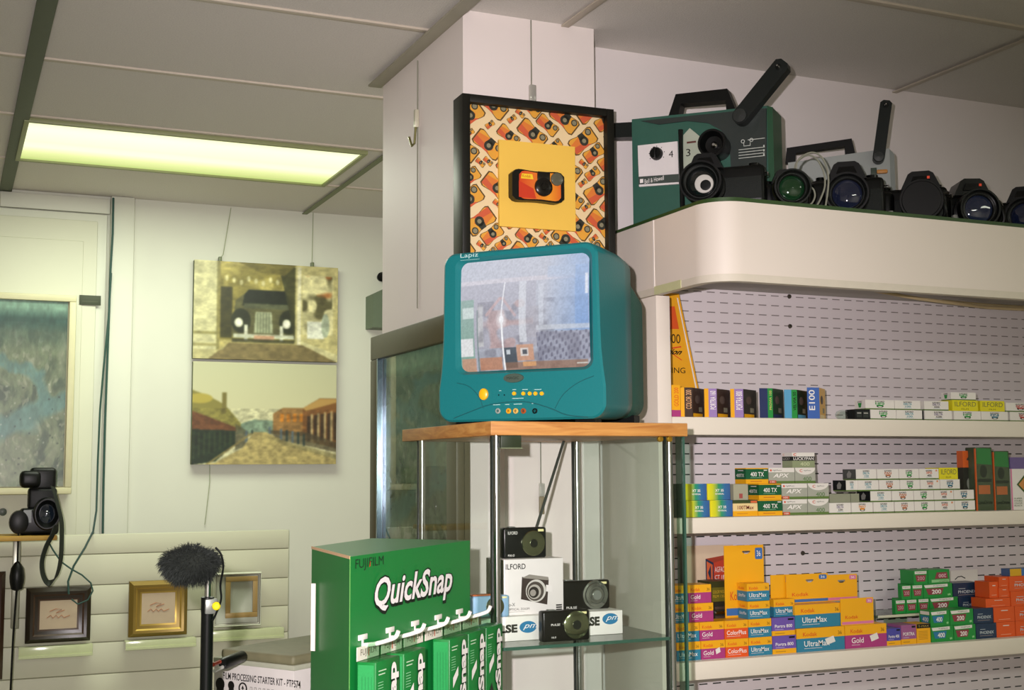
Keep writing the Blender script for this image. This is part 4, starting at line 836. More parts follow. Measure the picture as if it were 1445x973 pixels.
# ================================================================== GLASS DISPLAY CASE
CX0, CX1, CY0, CY1 = .905, 1.283, 2.135, 2.545; GZ = 1.238
t = thing('display_case', 'glass display case with wooden top and chrome posts beneath the television', 'display case', (CX0, CY0, 0))
def woodmat():
    mm = bpy.data.materials.new('pine_wood'); mm.use_nodes = True; nt = mm.node_tree; b = nt.nodes['Principled BSDF']
    tc = nt.nodes.new('ShaderNodeTexCoord'); mp = nt.nodes.new('ShaderNodeMapping'); mp.inputs['Scale'].default_value = (3, 6, 30); nt.links.new(tc.outputs['Object'], mp.inputs[0])
    nz = nt.nodes.new('ShaderNodeTexNoise'); nz.inputs['Scale'].default_value = 2.5; nz.inputs['Detail'].default_value = 6; nz.inputs['Distortion'].default_value = 1.2; nt.links.new(mp.outputs[0], nz.inputs['Vector'])
    cr = nt.nodes.new('ShaderNodeValToRGB'); e = cr.color_ramp.elements; e[0].position = .3; e[0].color = lin('#a3652a')+(1,); e[1].position = .7; e[1].color = lin('#cc954e')+(1,)
    nt.links.new(nz.outputs['Fac'], cr.inputs[0]); nt.links.new(cr.outputs[0], b.inputs['Base Color']); b.inputs['Roughness'].default_value = .45; return mm
CWX, CWY = CX1-CX0, CY1-CY0
m = MB(); m.box(-.013, -.017, 1.6150, CWX+.017, CWY+.06, 1.6400, woodmat(), .0012); m.build('wooden_top', t)
ST = mat('#b9bcb8', .16, 1.0, noise=.02)
for (x, y) in ((.004, .004), (CWX-.014, .004), (.004, CWY-.012), (CWX-.014, CWY-.012)):
    m = MB(); m.lathe([(.0065, .05), (.0065, 1.6148)], ST, TL(x+.004, y+.004, 0), 14); m.box(x-.004, y+.006, .05, x+.001, y+.016, 1.6148, mat('#1e2621', .3), .001); m.build('post', t)
GL = glass_mat((.93, .965, .945)); GE = mat('#35594a', .15, coat=.4)
m = MB(); m.box(-.004, .02, .06, -.0005, CWY-.02, 1.6145, GL); m.build('side_glass', t)
m = MB(); m.box(CWX-.0035, .02, .06, CWX, CWY-.02, 1.6145, glass_mat((.90, .94, .92))); m.build('side_glass', t)
m = MB(); m.box(.02, -.006, .06, CWX-.022, -.002, 1.6135, glass_mat((.95, .975, .96)));  m.build('glass_door', t)
m = MB(); m.box(CWX-.0005, -.004, .06, CWX+.0165, .0005, 1.6145, glass_mat((.62, .76, .68))); m.box(CWX+.0125, -.006, .06, CWX+.0165, .002, 1.6145, GE); m.build('edge_glass', t)
for z in (GZ, .85):
    m = MB(); m.box(.006, .008, z-.006, CWX-.006, CWY-.006, z, glass_mat((.82, .9, .86), 1.5)); m.box(.006, .0072, z-.006, CWX-.006, .0080, z, GE); m.build('glass_shelf', t)
m = MB(); m.box(0, 0, 0, CWX, CWY, .06, BLACK, .004); m.build('base', t)
a = on(705, 617, 1, CY0-.01); b = on(734, 632, 1, CY0-.01)
m = MB(); m.box(a.x-CX0, -.016, b.z, b.x-CX0, -.004, 1.6145, mat('#26301d', .4), .001); m.box(a.x-CX0, -.017, b.z-.001, b.x-CX0+.002, -.004, b.z+.001, mat('#6a7358', .3), .0); m.build('lock', t)
for px in (933, 946):
    a = on(px, 619, 1, CY0-.01); m = MB(); m.lathe([(.006, 0), (.0055, .005), (.002, .006), (0, .006)], mat('#b08a2c', .25, .7), TL(a.x-CX0, -.004, a.z) @ AX_Y, 16); m.build('hinge_screw', t)
# slim grey rod leaning inside
a = on(797, 617.5, 1, 2.50); b = on(757, 744, 1, 2.30)
m = MB(); m.tube([(0, 0, 0), tuple((a-b)*.6), tuple(a-b)], .0032, mat('#4a524c', .4), 8); tag(m.build('hanging_strap', loc=tuple(b)), 'thin dark grey strap stretched diagonally inside the glass case', 'strap')
# ---- things on the glass shelf
def pulse_box(px0, px1, Y, h, label, tx, ex):
    a = on(px0, 880, 1, Y); b = on(px1, 880, 1, Y); w = b.x-a.x
    m = MB(); m.box(0, 0, 0, w, .12, h, mat('#ece9e2', .45), .002); f = lambda px, py: (on(px, py, 1, Y).x-a.x, on(px, py, 1, Y).z-GZ)
    (u0, v0), (u1, v1) = f(*tx[:2]), f(*tx[2:]); w5 = (u1-u0)/2*5
    m.text('PULSE', max(u1-w5, .004), v0, u1, v1, mat('#2a2c20', .5), bold=.05)
    (u0, v0), (u1, v1) = f(*ex[:2]), f(*ex[2:]); m.disc((u0+u1)/2, (v0+v1)/2, (u1-u0)/2, (v1-v0)/2, mat('#2f7aa5', .4))
    m.text('pm', u0+(u1-u0)*.2, v0+(v1-v0)*.25, u1-(u1-u0)*.08, v0+(v1-v0)*.72, TEXTW, -.001, shear=.25)
    return tag(m.build('camera_box', loc=(a.x, Y, GZ)), label, 'box', 'white camera boxes in the glass case'), a.x, h
hb = .045
pulse_box(678, 766, 2.215, hb, 'low white camera box with blue oval badge, left on the glass shelf', (712, 893, 730, 880), (733, 893, 757, 875))
pulse_box(768, 879, 2.225, hb, 'low white camera box with blue oval badge under the silver ringed camera', (831, 883, 846, 869), (850, 881, 872, 864))
def compact(px0, px1, Y, z, h, label, bc, lens, txt, sil=False, tpos='tl', rz=0.0, D=.022):
    a = on(px0, 850, 1, Y); b = on(px1, 850, 1, Y); w = (b.x-a.x)/math.cos(rz)
    t = thing('compact_camera', label, 'camera', (a.x, Y, z), rz, 'compact digital cameras in the glass case'); B = mat(bc, .28, noise=.04)
    m = MB(); m.box(0, 0, 0, w, D, h, B, .004, seg=3)
    for s_, x0, z0, x1, z1 in txt: m.text(s_, w*x0, h*z0, w*x1, h*z1, TEXTW)
    m.build('body', t)
    lx, lz, lr = lens; L = mat('#8a9070', .16, .95) if not sil else mat('#9fa39b', .16, .9)
    m = MB(); r_ = h*lr
    if sil: prf = [(r_, 0), (r_*.98, .003), (r_*.85, .004), (r_*.82, .007), (r_*.62, .008), (r_*.58, .006), (r_*.45, .006), (r_*.42, .010), (r_*.30, .010)]
    else: prf = [(r_, 0), (r_, .003), (r_*.95, .004), (r_*.4, .005)]
    m.lathe(prf+[(0, prf[-1][1]-.001)], L, TL(w*lx, 0, h*lz) @ AX_Y, 36); l_ = m.build('lens', t)
    m = MB(); m.lathe([(r_*.34, .0), (r_*.33, .0105 if sil else .0055), (0, .0105 if sil else .0055)], mat('#151a12', .08, coat=1) if not sil else mat('#8e948c', .3, .5), TL(w*lx, 0, h*lz) @ AX_Y, 24); m.build('front_element', l_)
    m = MB(); m.box(w*.80, -.0012, h*.86, w*.93, .002, h*.94, mat('#e6dfa0', .2), .0004); m.build('flash_window', t)
    m = MB(); m.box(w*.15, D*.2, h, w*.3, D*.8, h+.002, mat('#8a8d88', .3, .6), .0008); m.build('shutter_button', t); return t
pz = GZ+hb
compact(789, 861, 2.262, pz, .0555, 'black compact camera with big silver ringed lens on a white box', '#15150f', (.70, .50, .50), [('PULSE', .14, .05, .34, .13)], sil=True)
compact(766, 832, 2.172, GZ, .0560, 'black compact camera with dark glossy lens standing in front, on the glass shelf', '#14140f', (.70, .52, .46), [('PULSE', .17, .52, .36, .59), ('16.0', .18, .12, .27, .18)])
# tall white box with camera picture
Y = 2.235; a = on(711, 820, 1, Y); b = on(795, 820, 1, Y); w = b.x-a.x; h = on(750, 788, 1, Y).z-pz
m = MB(); m.box(0, 0, 0, w, .085, h, mat('#e3dcda', .4), .001); m.box(-.0006, .001, .001, 0, .084, h-.001, mat('#4a4d38', .5))
m.text('ILFORD', w*.03, h*.82, w*.36, h*.92, TEXTK, bold=.01)
K_ = mat('#3a2f2a', .4); m.poly([(w*.28, h*.28), (w*.72, h*.16), (w*.75, h*.62), (w*.30, h*.68)], K_); m.poly([(w*.30, h*.66), (w*.75, h*.60), (w*.74, h*.66), (w*.42, h*.72)], mat('#8f8880', .4), -.0005)
for r_, c_ in ((.17, '#c9c4be'), (.145, '#4c443e'), (.11, '#b0aaa2'), (.085, '#2b2622'), (.05, '#9a938c')): m.disc(w*(.53-(.17-r_)*.4), h*(.42-(.17-r_)*.3), w*r_, w*r_, mat(c_, .3), -.0006-.0003*(.2-r_))
m.poly([(w*.70, h*.52), (w*.80, h*.50), (w*.80, h*.38), (w*.70, h*.40)], mat('#e3dcda', .4), -.0012)
m.text('Pro-X', w*.02, h*.16, w*.18, h*.22, TEXTK); m.text('OPTICAL ZOOM', w*.06, h*.085, w*.42, h*.125, mat('#4b4440', .5)); m.quad(w*.06, h*.055, w*.34, h*.06, mat('#8a837c', .5))
for i in range(3): m.quad(w*.87, h*(.05+.04*i), w*.97, h*(.075+.04*i), TEXTK)
tag(m.build('camera_box', loc=(a.x, Y, pz)), 'tall white box printed with a compact camera picture, inside the glass case', 'box', 'white camera boxes in the glass case')
compact(711, 772, 2.262, pz+h, on(740, 744, 1, 2.26).z-pz-h, 'black compact camera perched on top of the tall white box', '#101310', (.68, .48, .42), [('ILFORD', .10, .78, .32, .88), ('PIXI-D', .10, .06, .25, .13)])
a = on(664, 850, 1, 2.30); t = compact(664, 719, 2.215, pz, .040, 'light blue compact camera with silver lens disc behind the chrome post', '#8db3cf', (.62, .5, .44), [], sil=False)
m = MB(); m.box(.002, .001, .040, .058, .02, .0425, mat('#b5602a', .4), .0008); m.build('orange_top', t)
# ================================================================== COUNTER, QUICKSNAP DISPLAY, KIT, MICROPHONE
CNT = mat('#9aa09a', .4, noise=.5, scale=400)
t = thing('counter', 'grey speckled shop counter carrying the green display and kit box', 'counter', (0, 0, 0))
m = MB(); m.box(-.3, 1.55, .96, .895, 3.0, 1.0, CNT, .004); m.build('counter_top', t)
m = MB(); m.box(-.28, 1.58, 0, .89, 2.98, .9595, WHITE, .004); m.build('cabinet', t)
QA = on(494, 785, 2, 1.43); QB = on(663, 762, 2, 1.43); QD = on(440, 771, 2, 1.43); QC = on(525, 759, 2, 1.43)
ab = QB-QA; LQ = ab.length; RZQ = math.atan2(ab.y, ab.x); FQ = Face((QA.x, QA.y, 1.0), RZQ); UQ = lambda px, py, y=0.0: FQ.uv(px, py, y)
def loc_of(p): q = p-FQ.o; return (q.dot(FQ.u), q.dot(FQ.n))
HQ = .43; G1 = mat('#0f7a34', .42, noise=.03); G1D = mat('#1d8038', .45, noise=.04); KR = mat('#d9b48a', .7)
t = thing('camera_display_box', 'tall green cardboard display with big white lettering and hanging camera packs', 'display', FQ.o, RZQ)
d_ = loc_of(QD); c_ = loc_of(QC); pl_ = [(0, 0), (LQ, 0), c_, d_]
m = MB(); m.prismz(pl_, -.0138, HQ, G1)
m.build('carton', t)
m = MB(); s_ = d_; ux = Vector((s_[0], s_[1])).normalized(); m.prismz([(-.0015, 0), (.0005, -.0004), (d_[0]+.0005, d_[1]), (d_[0]-.0015, d_[1])], HQ-.0035, HQ+.0008, KR); m.box(-.0005, -.0006, 0, .0005, .0003, HQ, mat('#5fa050', .5)); m.build('card_edge', t)
a = on(437, 819, 1, 2.05); m = MB(); k_ = loc_of(QD+Vector((-.010, -.05, 0))); m.box(k_[0]-.0012, k_[1]-.0035, .27, k_[0]+.0012, k_[1]+.0035, HQ-.055, mat('#efe3d8', .5)); m.build('white_card', t)
m = MB()
a = UQ(501, 806); b = UQ(541, 786); zz = UQ(501, 789)[1]; z0 = UQ(501, 806)[1]
m.text('FUJIFILM', a[0], z0-.0005, b[0], zz, mat('#15281a', .5))
a = UQ(520, 800); m.poly([(a[0], a[1]), (a[0]+.004, a[1]+.010), (a[0]+.0045, a[1]+.002)], mat('#d2461c', .5), -.0011)
a = UQ(523, 860); b = UQ(634, 842); z0 = a[1]; z1 = UQ(523, 818)[1]
x0, x1 = a[0], b[0]; zb0 = UQ(523, 861)[1]; zt0 = UQ(530, 817)[1]
# word, mark: white letters, thick black outline, green flash ghost painted above
def word(off, mt, y, dx=0, dz=0, bo=.0): m.text('QuickSnap', x0+dx-bo, zb0+dz-bo-.010, x1+dx+bo, zt0+dz+bo+.002, mt, y, shear=.06, bold=off)
word(.035, mat('#177a35', .5), -.0006, .0, .008, .003); word(.06, mat('#0e1a10', .5), -.0010, .0018, -.0016, .004); word(.022, mat('#f0ebea', .45), -.0016)
a = UQ(630, 846); m.text('TM', a[0], a[1], a[0]+.008, a[1]+.003, mat('#0e3a1c', .5)); m.build('printed_lettering', t)
# hooks, tags, packs
NR = .975
def nearer(o): o.location = EYE*(1-NR)+Vector(o.location)*NR; o.scale = (NR, NR, NR)
nearer(t)
def frac(px, py): return UQ(px, py)
TW = mat('#efe9e2', .4); TAGM = mat('#e9e2d4', .45)
for i in range(5):
    hx_ = .040+.0905*i
    m = MB(); m.box(hx_-.014, -.002, .308, hx_+.013, .0, .316, TW, .0006)
    m.tube(smooth([(hx_, 0, .300), (hx_, -.02, .303), (hx_, -.040, .3085), (hx_, -.053, .314), (hx_, -.058, .323)]), .0031, TW, 8)
    m.box(hx_-.003, -.001, .300, hx_+.003, .0, .308, TW, .0004)
    m.build('hook', t)
for i in range(6):
    x_ = .008+.0785*i
    mm = MB(); T_ = TL(x_, -.008, .2815)
    mm.box(0, 0, 0, .070, .0008, .0195, TAGM, T=T_); mm.text('FUJIFILM', .010, .004, .060, .0155, mat('#5c5a3c', .5), -.0006, T=T_); mm.text('I', .0338, .004, .0365, .0155, mat('#c8501e', .5), -.0009, T=T_)
    mm.build('price_tag', t)
LG2 = mat('#2f9450', .3, noise=.12, scale=300); PG = mat('#0f7430', .35, noise=.03)
def pack(s0, label, depth=.030, y0=-.037):
    H = .24; w = .078; top = .281
    p = FQ.o+FQ.u*s0+FQ.n*y0; t2 = thing('hanging_camera_pack', label, 'camera pack', (p.x, p.y, 1.0+top-H), RZQ, 'green camera packs hanging on the display hooks')
    m = MB(); m.box(0, 0, 0, w, depth, H, PG, .001); m.box(-.0008, .003, .0, 0, depth-.002, H-.004, LG2)
    for k in range(4): m.add([(-.0012, .006+.005*k, .02), (-.0012, .0066+.005*k, .02), (-.0012, .0066+.005*k, H-.02), (-.0012, .006+.005*k, H-.02)], [(0, 1, 2, 3)], mat('#1c6a38', .4))
    m.text('QuickSnap', w*.50, .02, w*.92, H-.006, mat('#f0ece6', .45), -.0016, rot=True, bold=.04); m.text('QuickSnap', w*.49, .019, w*.95, H-.007, mat('#0c2412', .5), -.0011, rot=True, bold=.07)
    wt = mat('#c9e0c0', .5)
    for k in range(2): m.quad(w*.10, H-.014-.005*k, w*(.42-.05*k), H-.0125-.005*k, wt)
    for k in range(6): m.quad(w*.08, H-.030-.004*k, w*.30, H-.029-.004*k, mat('#8fc99a', .5))
    m.poly([(w*.12, H-.062), (w*.40, H-.046), (w*.40, H-.060), (w*.12, H-.078)], TEXTW, -.0018)
    m.poly([(w*.06, H-.19), (w*.44, H-.18), (w*.46, H-.12), (w*.30, H-.095), (w*.06, H-.115)], mat('#15180f', .3), -.0008); m.disc(w*.25, H-.145, w*.13, w*.14, mat('#3c4a30', .2), -.0012); m.disc(w*.25, H-.145, w*.07, w*.07, mat('#0c0e0a', .2), -.0014)
    m.poly([(w*.04, H-.20), (w*.46, H-.19), (w*.46, H-.196), (w*.04, H-.207)], mat('#c8662a', .4), -.0012); m.build('carton', t2)
    m = MB(); m.box(.002, .014, H, w-.002, .015, H+.026, glass_mat((.75, .88, .78))); m.build('hang_tab', t2); nearer(t2)
for s0, lab in ((.010, 'leftmost green camera pack hanging on the display'), (.103, 'green camera pack second from left, beside the empty hook'), (.275, 'green camera pack right of the empty hook, with its pale side fully in view'), (.355, 'green camera pack second from the right end of the display'), (.435, 'rightmost green camera pack, in front of the chrome case post')):
    pack(s0, lab)
# kit box
cb_ = EYE+ray(302, 930)*2.65; RK = math.radians(-58); FK = Face((cb_.x, cb_.y, 1.0), RK); UK = lambda px, py, y=0.0: FK.uv(px, py, y)
t = thing('film_kit_box', 'white film processing starter kit carton with a soft grey cover on top', 'box', FK.o, RK)
HK = UK(302, 927)[1]
m = MB(); m.box(0, 0, 0, .225, .27, HK, mat('#dfdad4', .45), .002); a = UK(315, 957); b = UK(424, 972)
m.text('FILM PROCESSING STARTER KIT - PTP574', a[0], HK-.041, b[0], HK-.027, TEXTK, bold=.012)
for k, (x, w_) in enumerate(((.02, .026), (.052, .018))): m.lathe([(w_*.45, 0), (w_*.5, .001)], TEXTK, TL(x, 0, HK-.052) @ AX_Y, 20); m.quad(x-w_*.4, HK-.09, x+w_*.4, HK-.052, mat('#2a2c28', .5))
m.lathe([(.012, 0), (.012, .0008), (.009, .0008), (.009, 0)], TEXTK, TL(.085, 0, HK-.055) @ AX_Y, 20, False); m.poly([(.081, HK-.056), (.089, HK-.056), (.085, HK-.049)], TEXTK, -.0008); m.quad(.084, HK-.064, .086, HK-.055, TEXTK, -.0008)
for k in range(6): m.quad(.105+.012*k, HK-.064, .112+.012*k, HK-.050, mat('#a5a29c', .5)); m.quad(.1065+.012*k, HK-.0625, .1105+.012*k, HK-.0515, mat('#dfdad4', .45), -.0006)
m.build('carton', t)
m = MB(); m.box(.022, -.004, HK, .227, .272, HK+.020, mat('#7d7a5c', .6, noise=.18, scale=30, bump=.6), .007, seg=3); m.box(-.001, -.002, HK-.010, .227, .272, HK+.001, mat('#b3b6a0', .5, noise=.1), .003); m.build('soft_cover', t)
a = UK(313, 938); q = FK.o+FK.u*.03+FK.n*.02; q.z = 1.0+HK+.024
a = EYE+ray(300, 942)*2.40; b = EYE+ray(343, 925)*2.46
a = Vector((.445, 2.305, 1.0+HK+.014)); b = Vector((.480, 2.365, 1.0+HK+.020)); q_ = on(304, 940, 2, 1.0+HK+.013); r_ = on(343, 925, 2, 1.0+HK+.014); a = q_; b = r_ if (r_-q_).length < .2 else q_+(r_-q_).normalized()*.07
t = thing('cable_plug', 'black audio plug with red and white tips beside the microphone pole', 'plug', tuple(a)); v = b-a; print('PLUG', a, b, HK)
m = MB(); m.tube([tuple(v*.25), tuple(v*.3), tuple(v*.95), tuple(v)], [.008, .0115, .0115, .008], BLACK, 14); m.build('plug_body', t)
m = MB(); m.tube([(-.004, 0, .004), tuple(v*.15+Vector((0, 0, .006)))], .004, mat('#c2452a', .4)); m.build('red_tip', t)
m = MB(); m.tube([tuple(Vector((-.002, 0, -.008))), tuple(v*.28+Vector((0, 0, -.006)))], .0035, mat('#d9d9d2', .3)); m.build('white_tip', t)
# microphone with fur cover on its pole
DM = 2.08; c = EYE+ray(269, 796)*DM; pb = EYE+ray(293, 842)*DM
t = thing('microphone_stand', 'black microphone pole with silver tip and yellow knob under the furry microphone', 'stand', (pb.x, pb.y, 1.0))
zp = pb.z-1.0; m = MB(); m.lathe([(.010, 0), (.010, zp-.025), (.0105, zp-.02), (.0105, zp), (.008, zp+.001)], mat('#0d0f0d', .3), None, 20); m.lathe([(.06, 0), (.06, .006), (.02, .01)], BLACK, None, 28); m.build('pole', t)
m = MB(); m.lathe([(.0052, zp), (.0052, zp+.035)], mat('#d6d6d2', .15, 1.0), None, 16); m.build('silver_tube', t)
m = MB(); m.box(-.006, -.014, zp-.026, .014, .0, zp-.002, mat('#7c7f78', .35, .4), .002); kn = m.build('clamp', t)
m = MB(); m.lathe([(.0065, 0), (.0065, .006), (.004, .008), (0, .008)], mat('#e8d414', .35), TL(.0105, -.014, zp-.013) @ AX_Y, 18); m.build('yellow_knob', kn)
t = thing('furry_microphone', 'dark grey fluffy windshield microphone on top of the black pole', 'microphone', (c.x, c.y, c.z), math.radians(-25))
m = MB(); Rx, Ry, Rz = .043, .028, .027
vs = []; N = 28
def rad(u, v):
    return 1+.06*math.sin(3*u+1)*math.cos(2*v)+.05*math.sin(5*v+2*u)
pr_ = []
for j in range(15):
    v = math.pi*j/14-math.pi/2
    for i in range(N):
        u = 2*math.pi*i/N; k = rad(u, v); vs.append((Rx*math.sin(v)*k, Ry*math.cos(v)*math.cos(u)*k, Rz*math.cos(v)*math.sin(u)*k))
fs = [(j*N+i, j*N+(i+1) % N, (j+1)*N+(i+1) % N, (j+1)*N+i) for j in range(14) for i in range(N)]
m.add(vs, fs, mat('#20241f', .9)); m.build('windshield', t)
m = MB(); r_ = random.Random(5); V = []; Fc = []
for i in range(5200):
    z = r_.uniform(-1, 1); th = r_.uniform(0, 2*math.pi); s_ = math.sqrt(1-z*z); n_ = Vector((z, s_*math.cos(th), s_*math.sin(th))); k = 1+.05*math.sin(7*z+th)
    p = Vector((n_.x*Rx*k, n_.y*Ry*k, n_.z*Rz*k)); d = (n_+Vector((r_.uniform(-.6, .6), r_.uniform(-.6, .6), r_.uniform(-.8, .2)))).normalized(); L = r_.uniform(.006, .015)
    sd_ = d.cross(Vector((r_.random(), r_.random(), r_.random()))).normalized()*.00055; q = p+d*L*.6; e = p+d*L+Vector((0, 0, -.003)); b_ = len(V)
    V += [tuple(p-sd_), tuple(p+sd_), tuple(q+sd_*.7), tuple(q-sd_*.7), tuple(e)]; Fc += [(b_, b_+1, b_+2, b_+3), (b_+3, b_+2, b_+4)]
m.add(V, Fc, mat('#262b27', .8, noise=.4, scale=90)); fo = m.build('fur', t); fo['kind'] = 'stuff'
m = MB(); w0 = lambda px, py: tuple(EYE+ray(px, py)*(DM-.012)); m.tube(smooth([w0(304, 772), w0(312, 782), w0(315, 800), w0(311, 825), w0(312, 845), w0(305, 865), w0(300, 875)]), .0017, BLACK, 8); tag(m.build('microphone_cable'), 'thin black cable curling from the furry microphone down to the clamp', 'cable')
# ================================================================== FILM BOXES
YY = '#f0ad14'; YK = mat(YY, .4, noise=.02); TEALB = mat('#2f7f9c', .4); MAG = mat('#a93a7a', .4); ORG = mat('#e2571e', .4); RED = mat('#d8451c', .5)
PUR = mat('#6d54a8', .4); DGR = mat('#0f5a35', .4); GRN = mat('#1f8f3c', .4); OLV = mat('#5f7a3c', .5); GREY = mat('#a8aa9c', .4, noise=.08, scale=60)
WB = mat('#e6e2da', .45, noise=.02); BLU = mat('#3f6fae', .4); DKB = mat('#1e3550', .3); ORP = mat('#e25a1e', .35, noise=.04); CRM = mat('#ecd296', .4)
MRN = mat('#8e3b46', .4); B4 = mat('#2a78a0', .4); OLD = mat('#3a4a22', .5); PNK = mat('#d97aa0', .4); DKX = mat('#15181a', .35); YLW = mat('#dfd41e', .4)
def bands(mb, w, d, h, bs):
    """stacked colour bands all round the carton: [(upto, material)]"""
    z = 0
    for f, mt in bs:
        mb.box(0, 0, z*h, w, d, f*h, mt); z = f
def st_kodak(mb, w, d, h, name, mt, wide=False, num='36', sticker=False):
    bands(mb, w, d, h, [(.57, mt), (1, YK)]); k = 1
    mb.text('Kodak', w*.10 if not wide else w*.13, h*.66, w*(.50 if not wide else .42), h*.83, RED)
    mb.text(num, w*(.80 if not wide else .86), h*.66, w*(.93 if not wide else .94), h*.82, mat('#7a5a14', .5))
    tw = {'Gold': .42, 'UltraMax': .78, 'ColorPlus': .82}[name]*(1 if not wide else .68)
    x0 = w*.09 if not wide else w*.15
    mb.text(name, x0, h*.22, x0+w*tw, h*.46, TEXTW, bold=.006); mb.quad(x0, h*.13, x0+w*tw*.7, h*.15, mat('#d9cfd0', .5))
    if sticker: mb.poly([(w*.62, h*.24), (w*.80, h*.36), (w*.76, h*.62), (w*.58, h*.50)], WB, -.0012)
def st_portra(mb, w, d, h, txt='Portra 800', mt=PUR, base=True):
    bands(mb, w, d, h, [(.27, YK), (1, mt)]); mb.text(txt, w*.12, h*.44, w*.88, h*.62, TEXTW, bold=.01); mb.quad(w*.70, h*.84, w*.95, h*.94, DKX)
    mb.quad(w*.12, h*.33, w*.5, h*.36, mat('#b9a9d0', .5)); mb.quad(w*.12, h*.10, w*.55, h*.14, mat('#b0821c', .5))
def st_tx(mb, w, d, h):
    bands(mb, w, d, h, [(.28, YK), (.94, DGR), (1, YK)]); mb.text('400 TX', w*.20, h*.46, w*.80, h*.74, TEXTW, bold=.012); mb.quad(w*.2, h*.37, w*.72, h*.40, mat('#7fae8c', .5)); mb.quad(w*.80, h*.82, w*.95, h*.88, WB); mb.quad(w*.2, h*.12, w*.7, h*.17, mat('#c9781a', .5))
def st_tmax(mb, w, d, h):
    bands(mb, w, d, h, [(.32, YK), (.80, CRM), (1, OLD)]); mb.text('100TMax', w*.18, h*.42, w*.84, h*.66, mat('#7a2a1c', .5), bold=.01); mb.quad(w*.15, h*.14, w*.6, h*.18, mat('#c9861a', .5)); mb.quad(w*.72, h*.82, w*.98, h*.96, mat('#d8683a', .5))
def st_apx(mb, w, d, h):
    bands(mb, w, d, h, [(.16, OLV), (.72, GREY), (1, WB)]); mb.text('APX', w*.16, h*.38, w*.74, h*.64, TEXTW, bold=.02, shear=.1); mb.disc(w*.08, h*.84, w*.035, h*.07, RED); mb.text('AgfaPhoto', w*.14, h*.79, w*.5, h*.89, mat('#4a4a44', .5)); mb.quad(0, h*.02, w*.28, h*.20, mat('#c95432', .5)); mb.text('100', w*.05, h*.06, w*.22, h*.16, TEXTW, -.0009)
def st_apx4(mb, w, d, h):
    bands(mb, w, d, h, [(.16, OLV), (1, GREY)]); n = 14; mb.poly([(w/2+w*.5*math.cos(math.pi+math.pi*i/n), h+h*.45*math.sin(math.pi+math.pi*i/n)) for i in range(n+1)], WB, -.0004)
    mb.text('C', w*.22, h*.72, w*.36, h*.90, mat('#d2543a', .5), -.0008, bold=.02); mb.text('AgfaPhoto', w*.42, h*.76, w*.78, h*.87, mat('#6a6a60', .5), -.0008); mb.text('400', w*.38, h*.16, w*.80, h*.42, mat('#4f7a3c', .5))
def st_lucky(mb, w, d, h):
    bands(mb, w, d, h, [(.46, mat('#8f9a76', .4)), (.74, DKX), (1, WB)]); mb.text('LUCKYPAN', w*.05, h*.50, w*.95, h*.70, TEXTW, bold=.01); mb.text('400', w*.35, h*.12, w*.76, h*.36, mat('#c9d2a8', .5)); mb.text('C', w*.05, h*.78, w*.18, h*.95, RED, bold=.03)
IL = {'delta3200': ('#7d7390', '3200'), 'delta100': ('#5a9aa6', '100'), 'panf': ('#d98a24', None), 'hp5': ('#27933c', None), 'sfx': ('#b9714a', None), 'xp2': ('#cf6a44', '400'), 'fp4': ('#2f6f86', None), 'red': ('#b23a34', None)}
def st_ilf(mb, w, d, h, kind, name='', grey=False):
    c, num = IL[kind]; M_ = mat(c, .5); bands(mb, w, d, h, [(.12, OLV), (1, WB if not grey else GREY)])  # olive bottom stripe: shadow gap between rows put into the carton colour
    mb.text('ILFORD', w*.34, h*.76, w*.66, h*.90, TEXTK, bold=.02)
    nm = {'delta3200': 'DELTA', 'delta100': 'DELTA', 'panf': 'PAN F', 'hp5': 'HP5', 'sfx': 'PAN', 'xp2': 'XP2S', 'fp4': 'FP4', 'red': 'SFX'}[kind]
    mb.text(nm, w*.34, h*.52, w*.66, h*.74, M_, bold=.03)
    if num: mb.text(num, w*.40, h*.28, w*.62, h*.46, TEXTK if num != '100' else M_, bold=.02); mb.quad(w*.36, h*.20, w*.66, h*.23, mat('#7fa9b8', .5))
    else:
        mb.poly([(w*.36, h*.50), (w*.64, h*.50), (w*.58, h*.34), (w*.42, h*.34)], M_); mb.poly([(w*.38, h*.40), (w*.44, h*.34), (w*.44, h*.24), (w*.56, h*.24), (w*.56, h*.34), (w*.62, h*.40), (w*.62, h*.30), (w*.56, h*.20), (w*.44, h*.20), (w*.38, h*.30)], mat('#33372e', .5), -.0008)
    if kind == 'xp2': mb.quad(w*.84, h*.76, w*.92, h*.92, mat('#d98a5a', .5))
def st_ilfy(mb, w, d, h, seam=False):
    bands(mb, w, d, h, [(1, YLW)]); mb.text('ILFORD', w*.10, h*.42, w*.92, h*.86, mat('#4f5a4a', .5), bold=-.01); mb.text('FILM', w*.35, h*.12, w*.62, h*.24, mat('#6a6a20', .5))
def st_fuji(mb, w, d, h, num, c):
    bands(mb, w, d, h, [(1, GRN)]); mb.poly([(w*.06, h*.72), (w*.84, h*.76), (w*.84, h*.96), (w*.02, h*.92)], WB); mb.text('FUJIFILM', w*.34, h*.79, w*.74, h*.88, mat('#3f4a3c', .5), -.0008)
    mb.poly([(w*.08, h*.66), (w*.70, h*.68), (w*.62, h*.22), (w*.16, h*.22)], c); mb.text(num, w*.28, h*.28, w*.60, h*.58, TEXTW, -.0008, bold=.02); mb.poly([(w*.84, h*.10), (w*.94, h*.14), (w*.92, h*.26), (w*.82, h*.22)], mat('#8fd08c', .5))
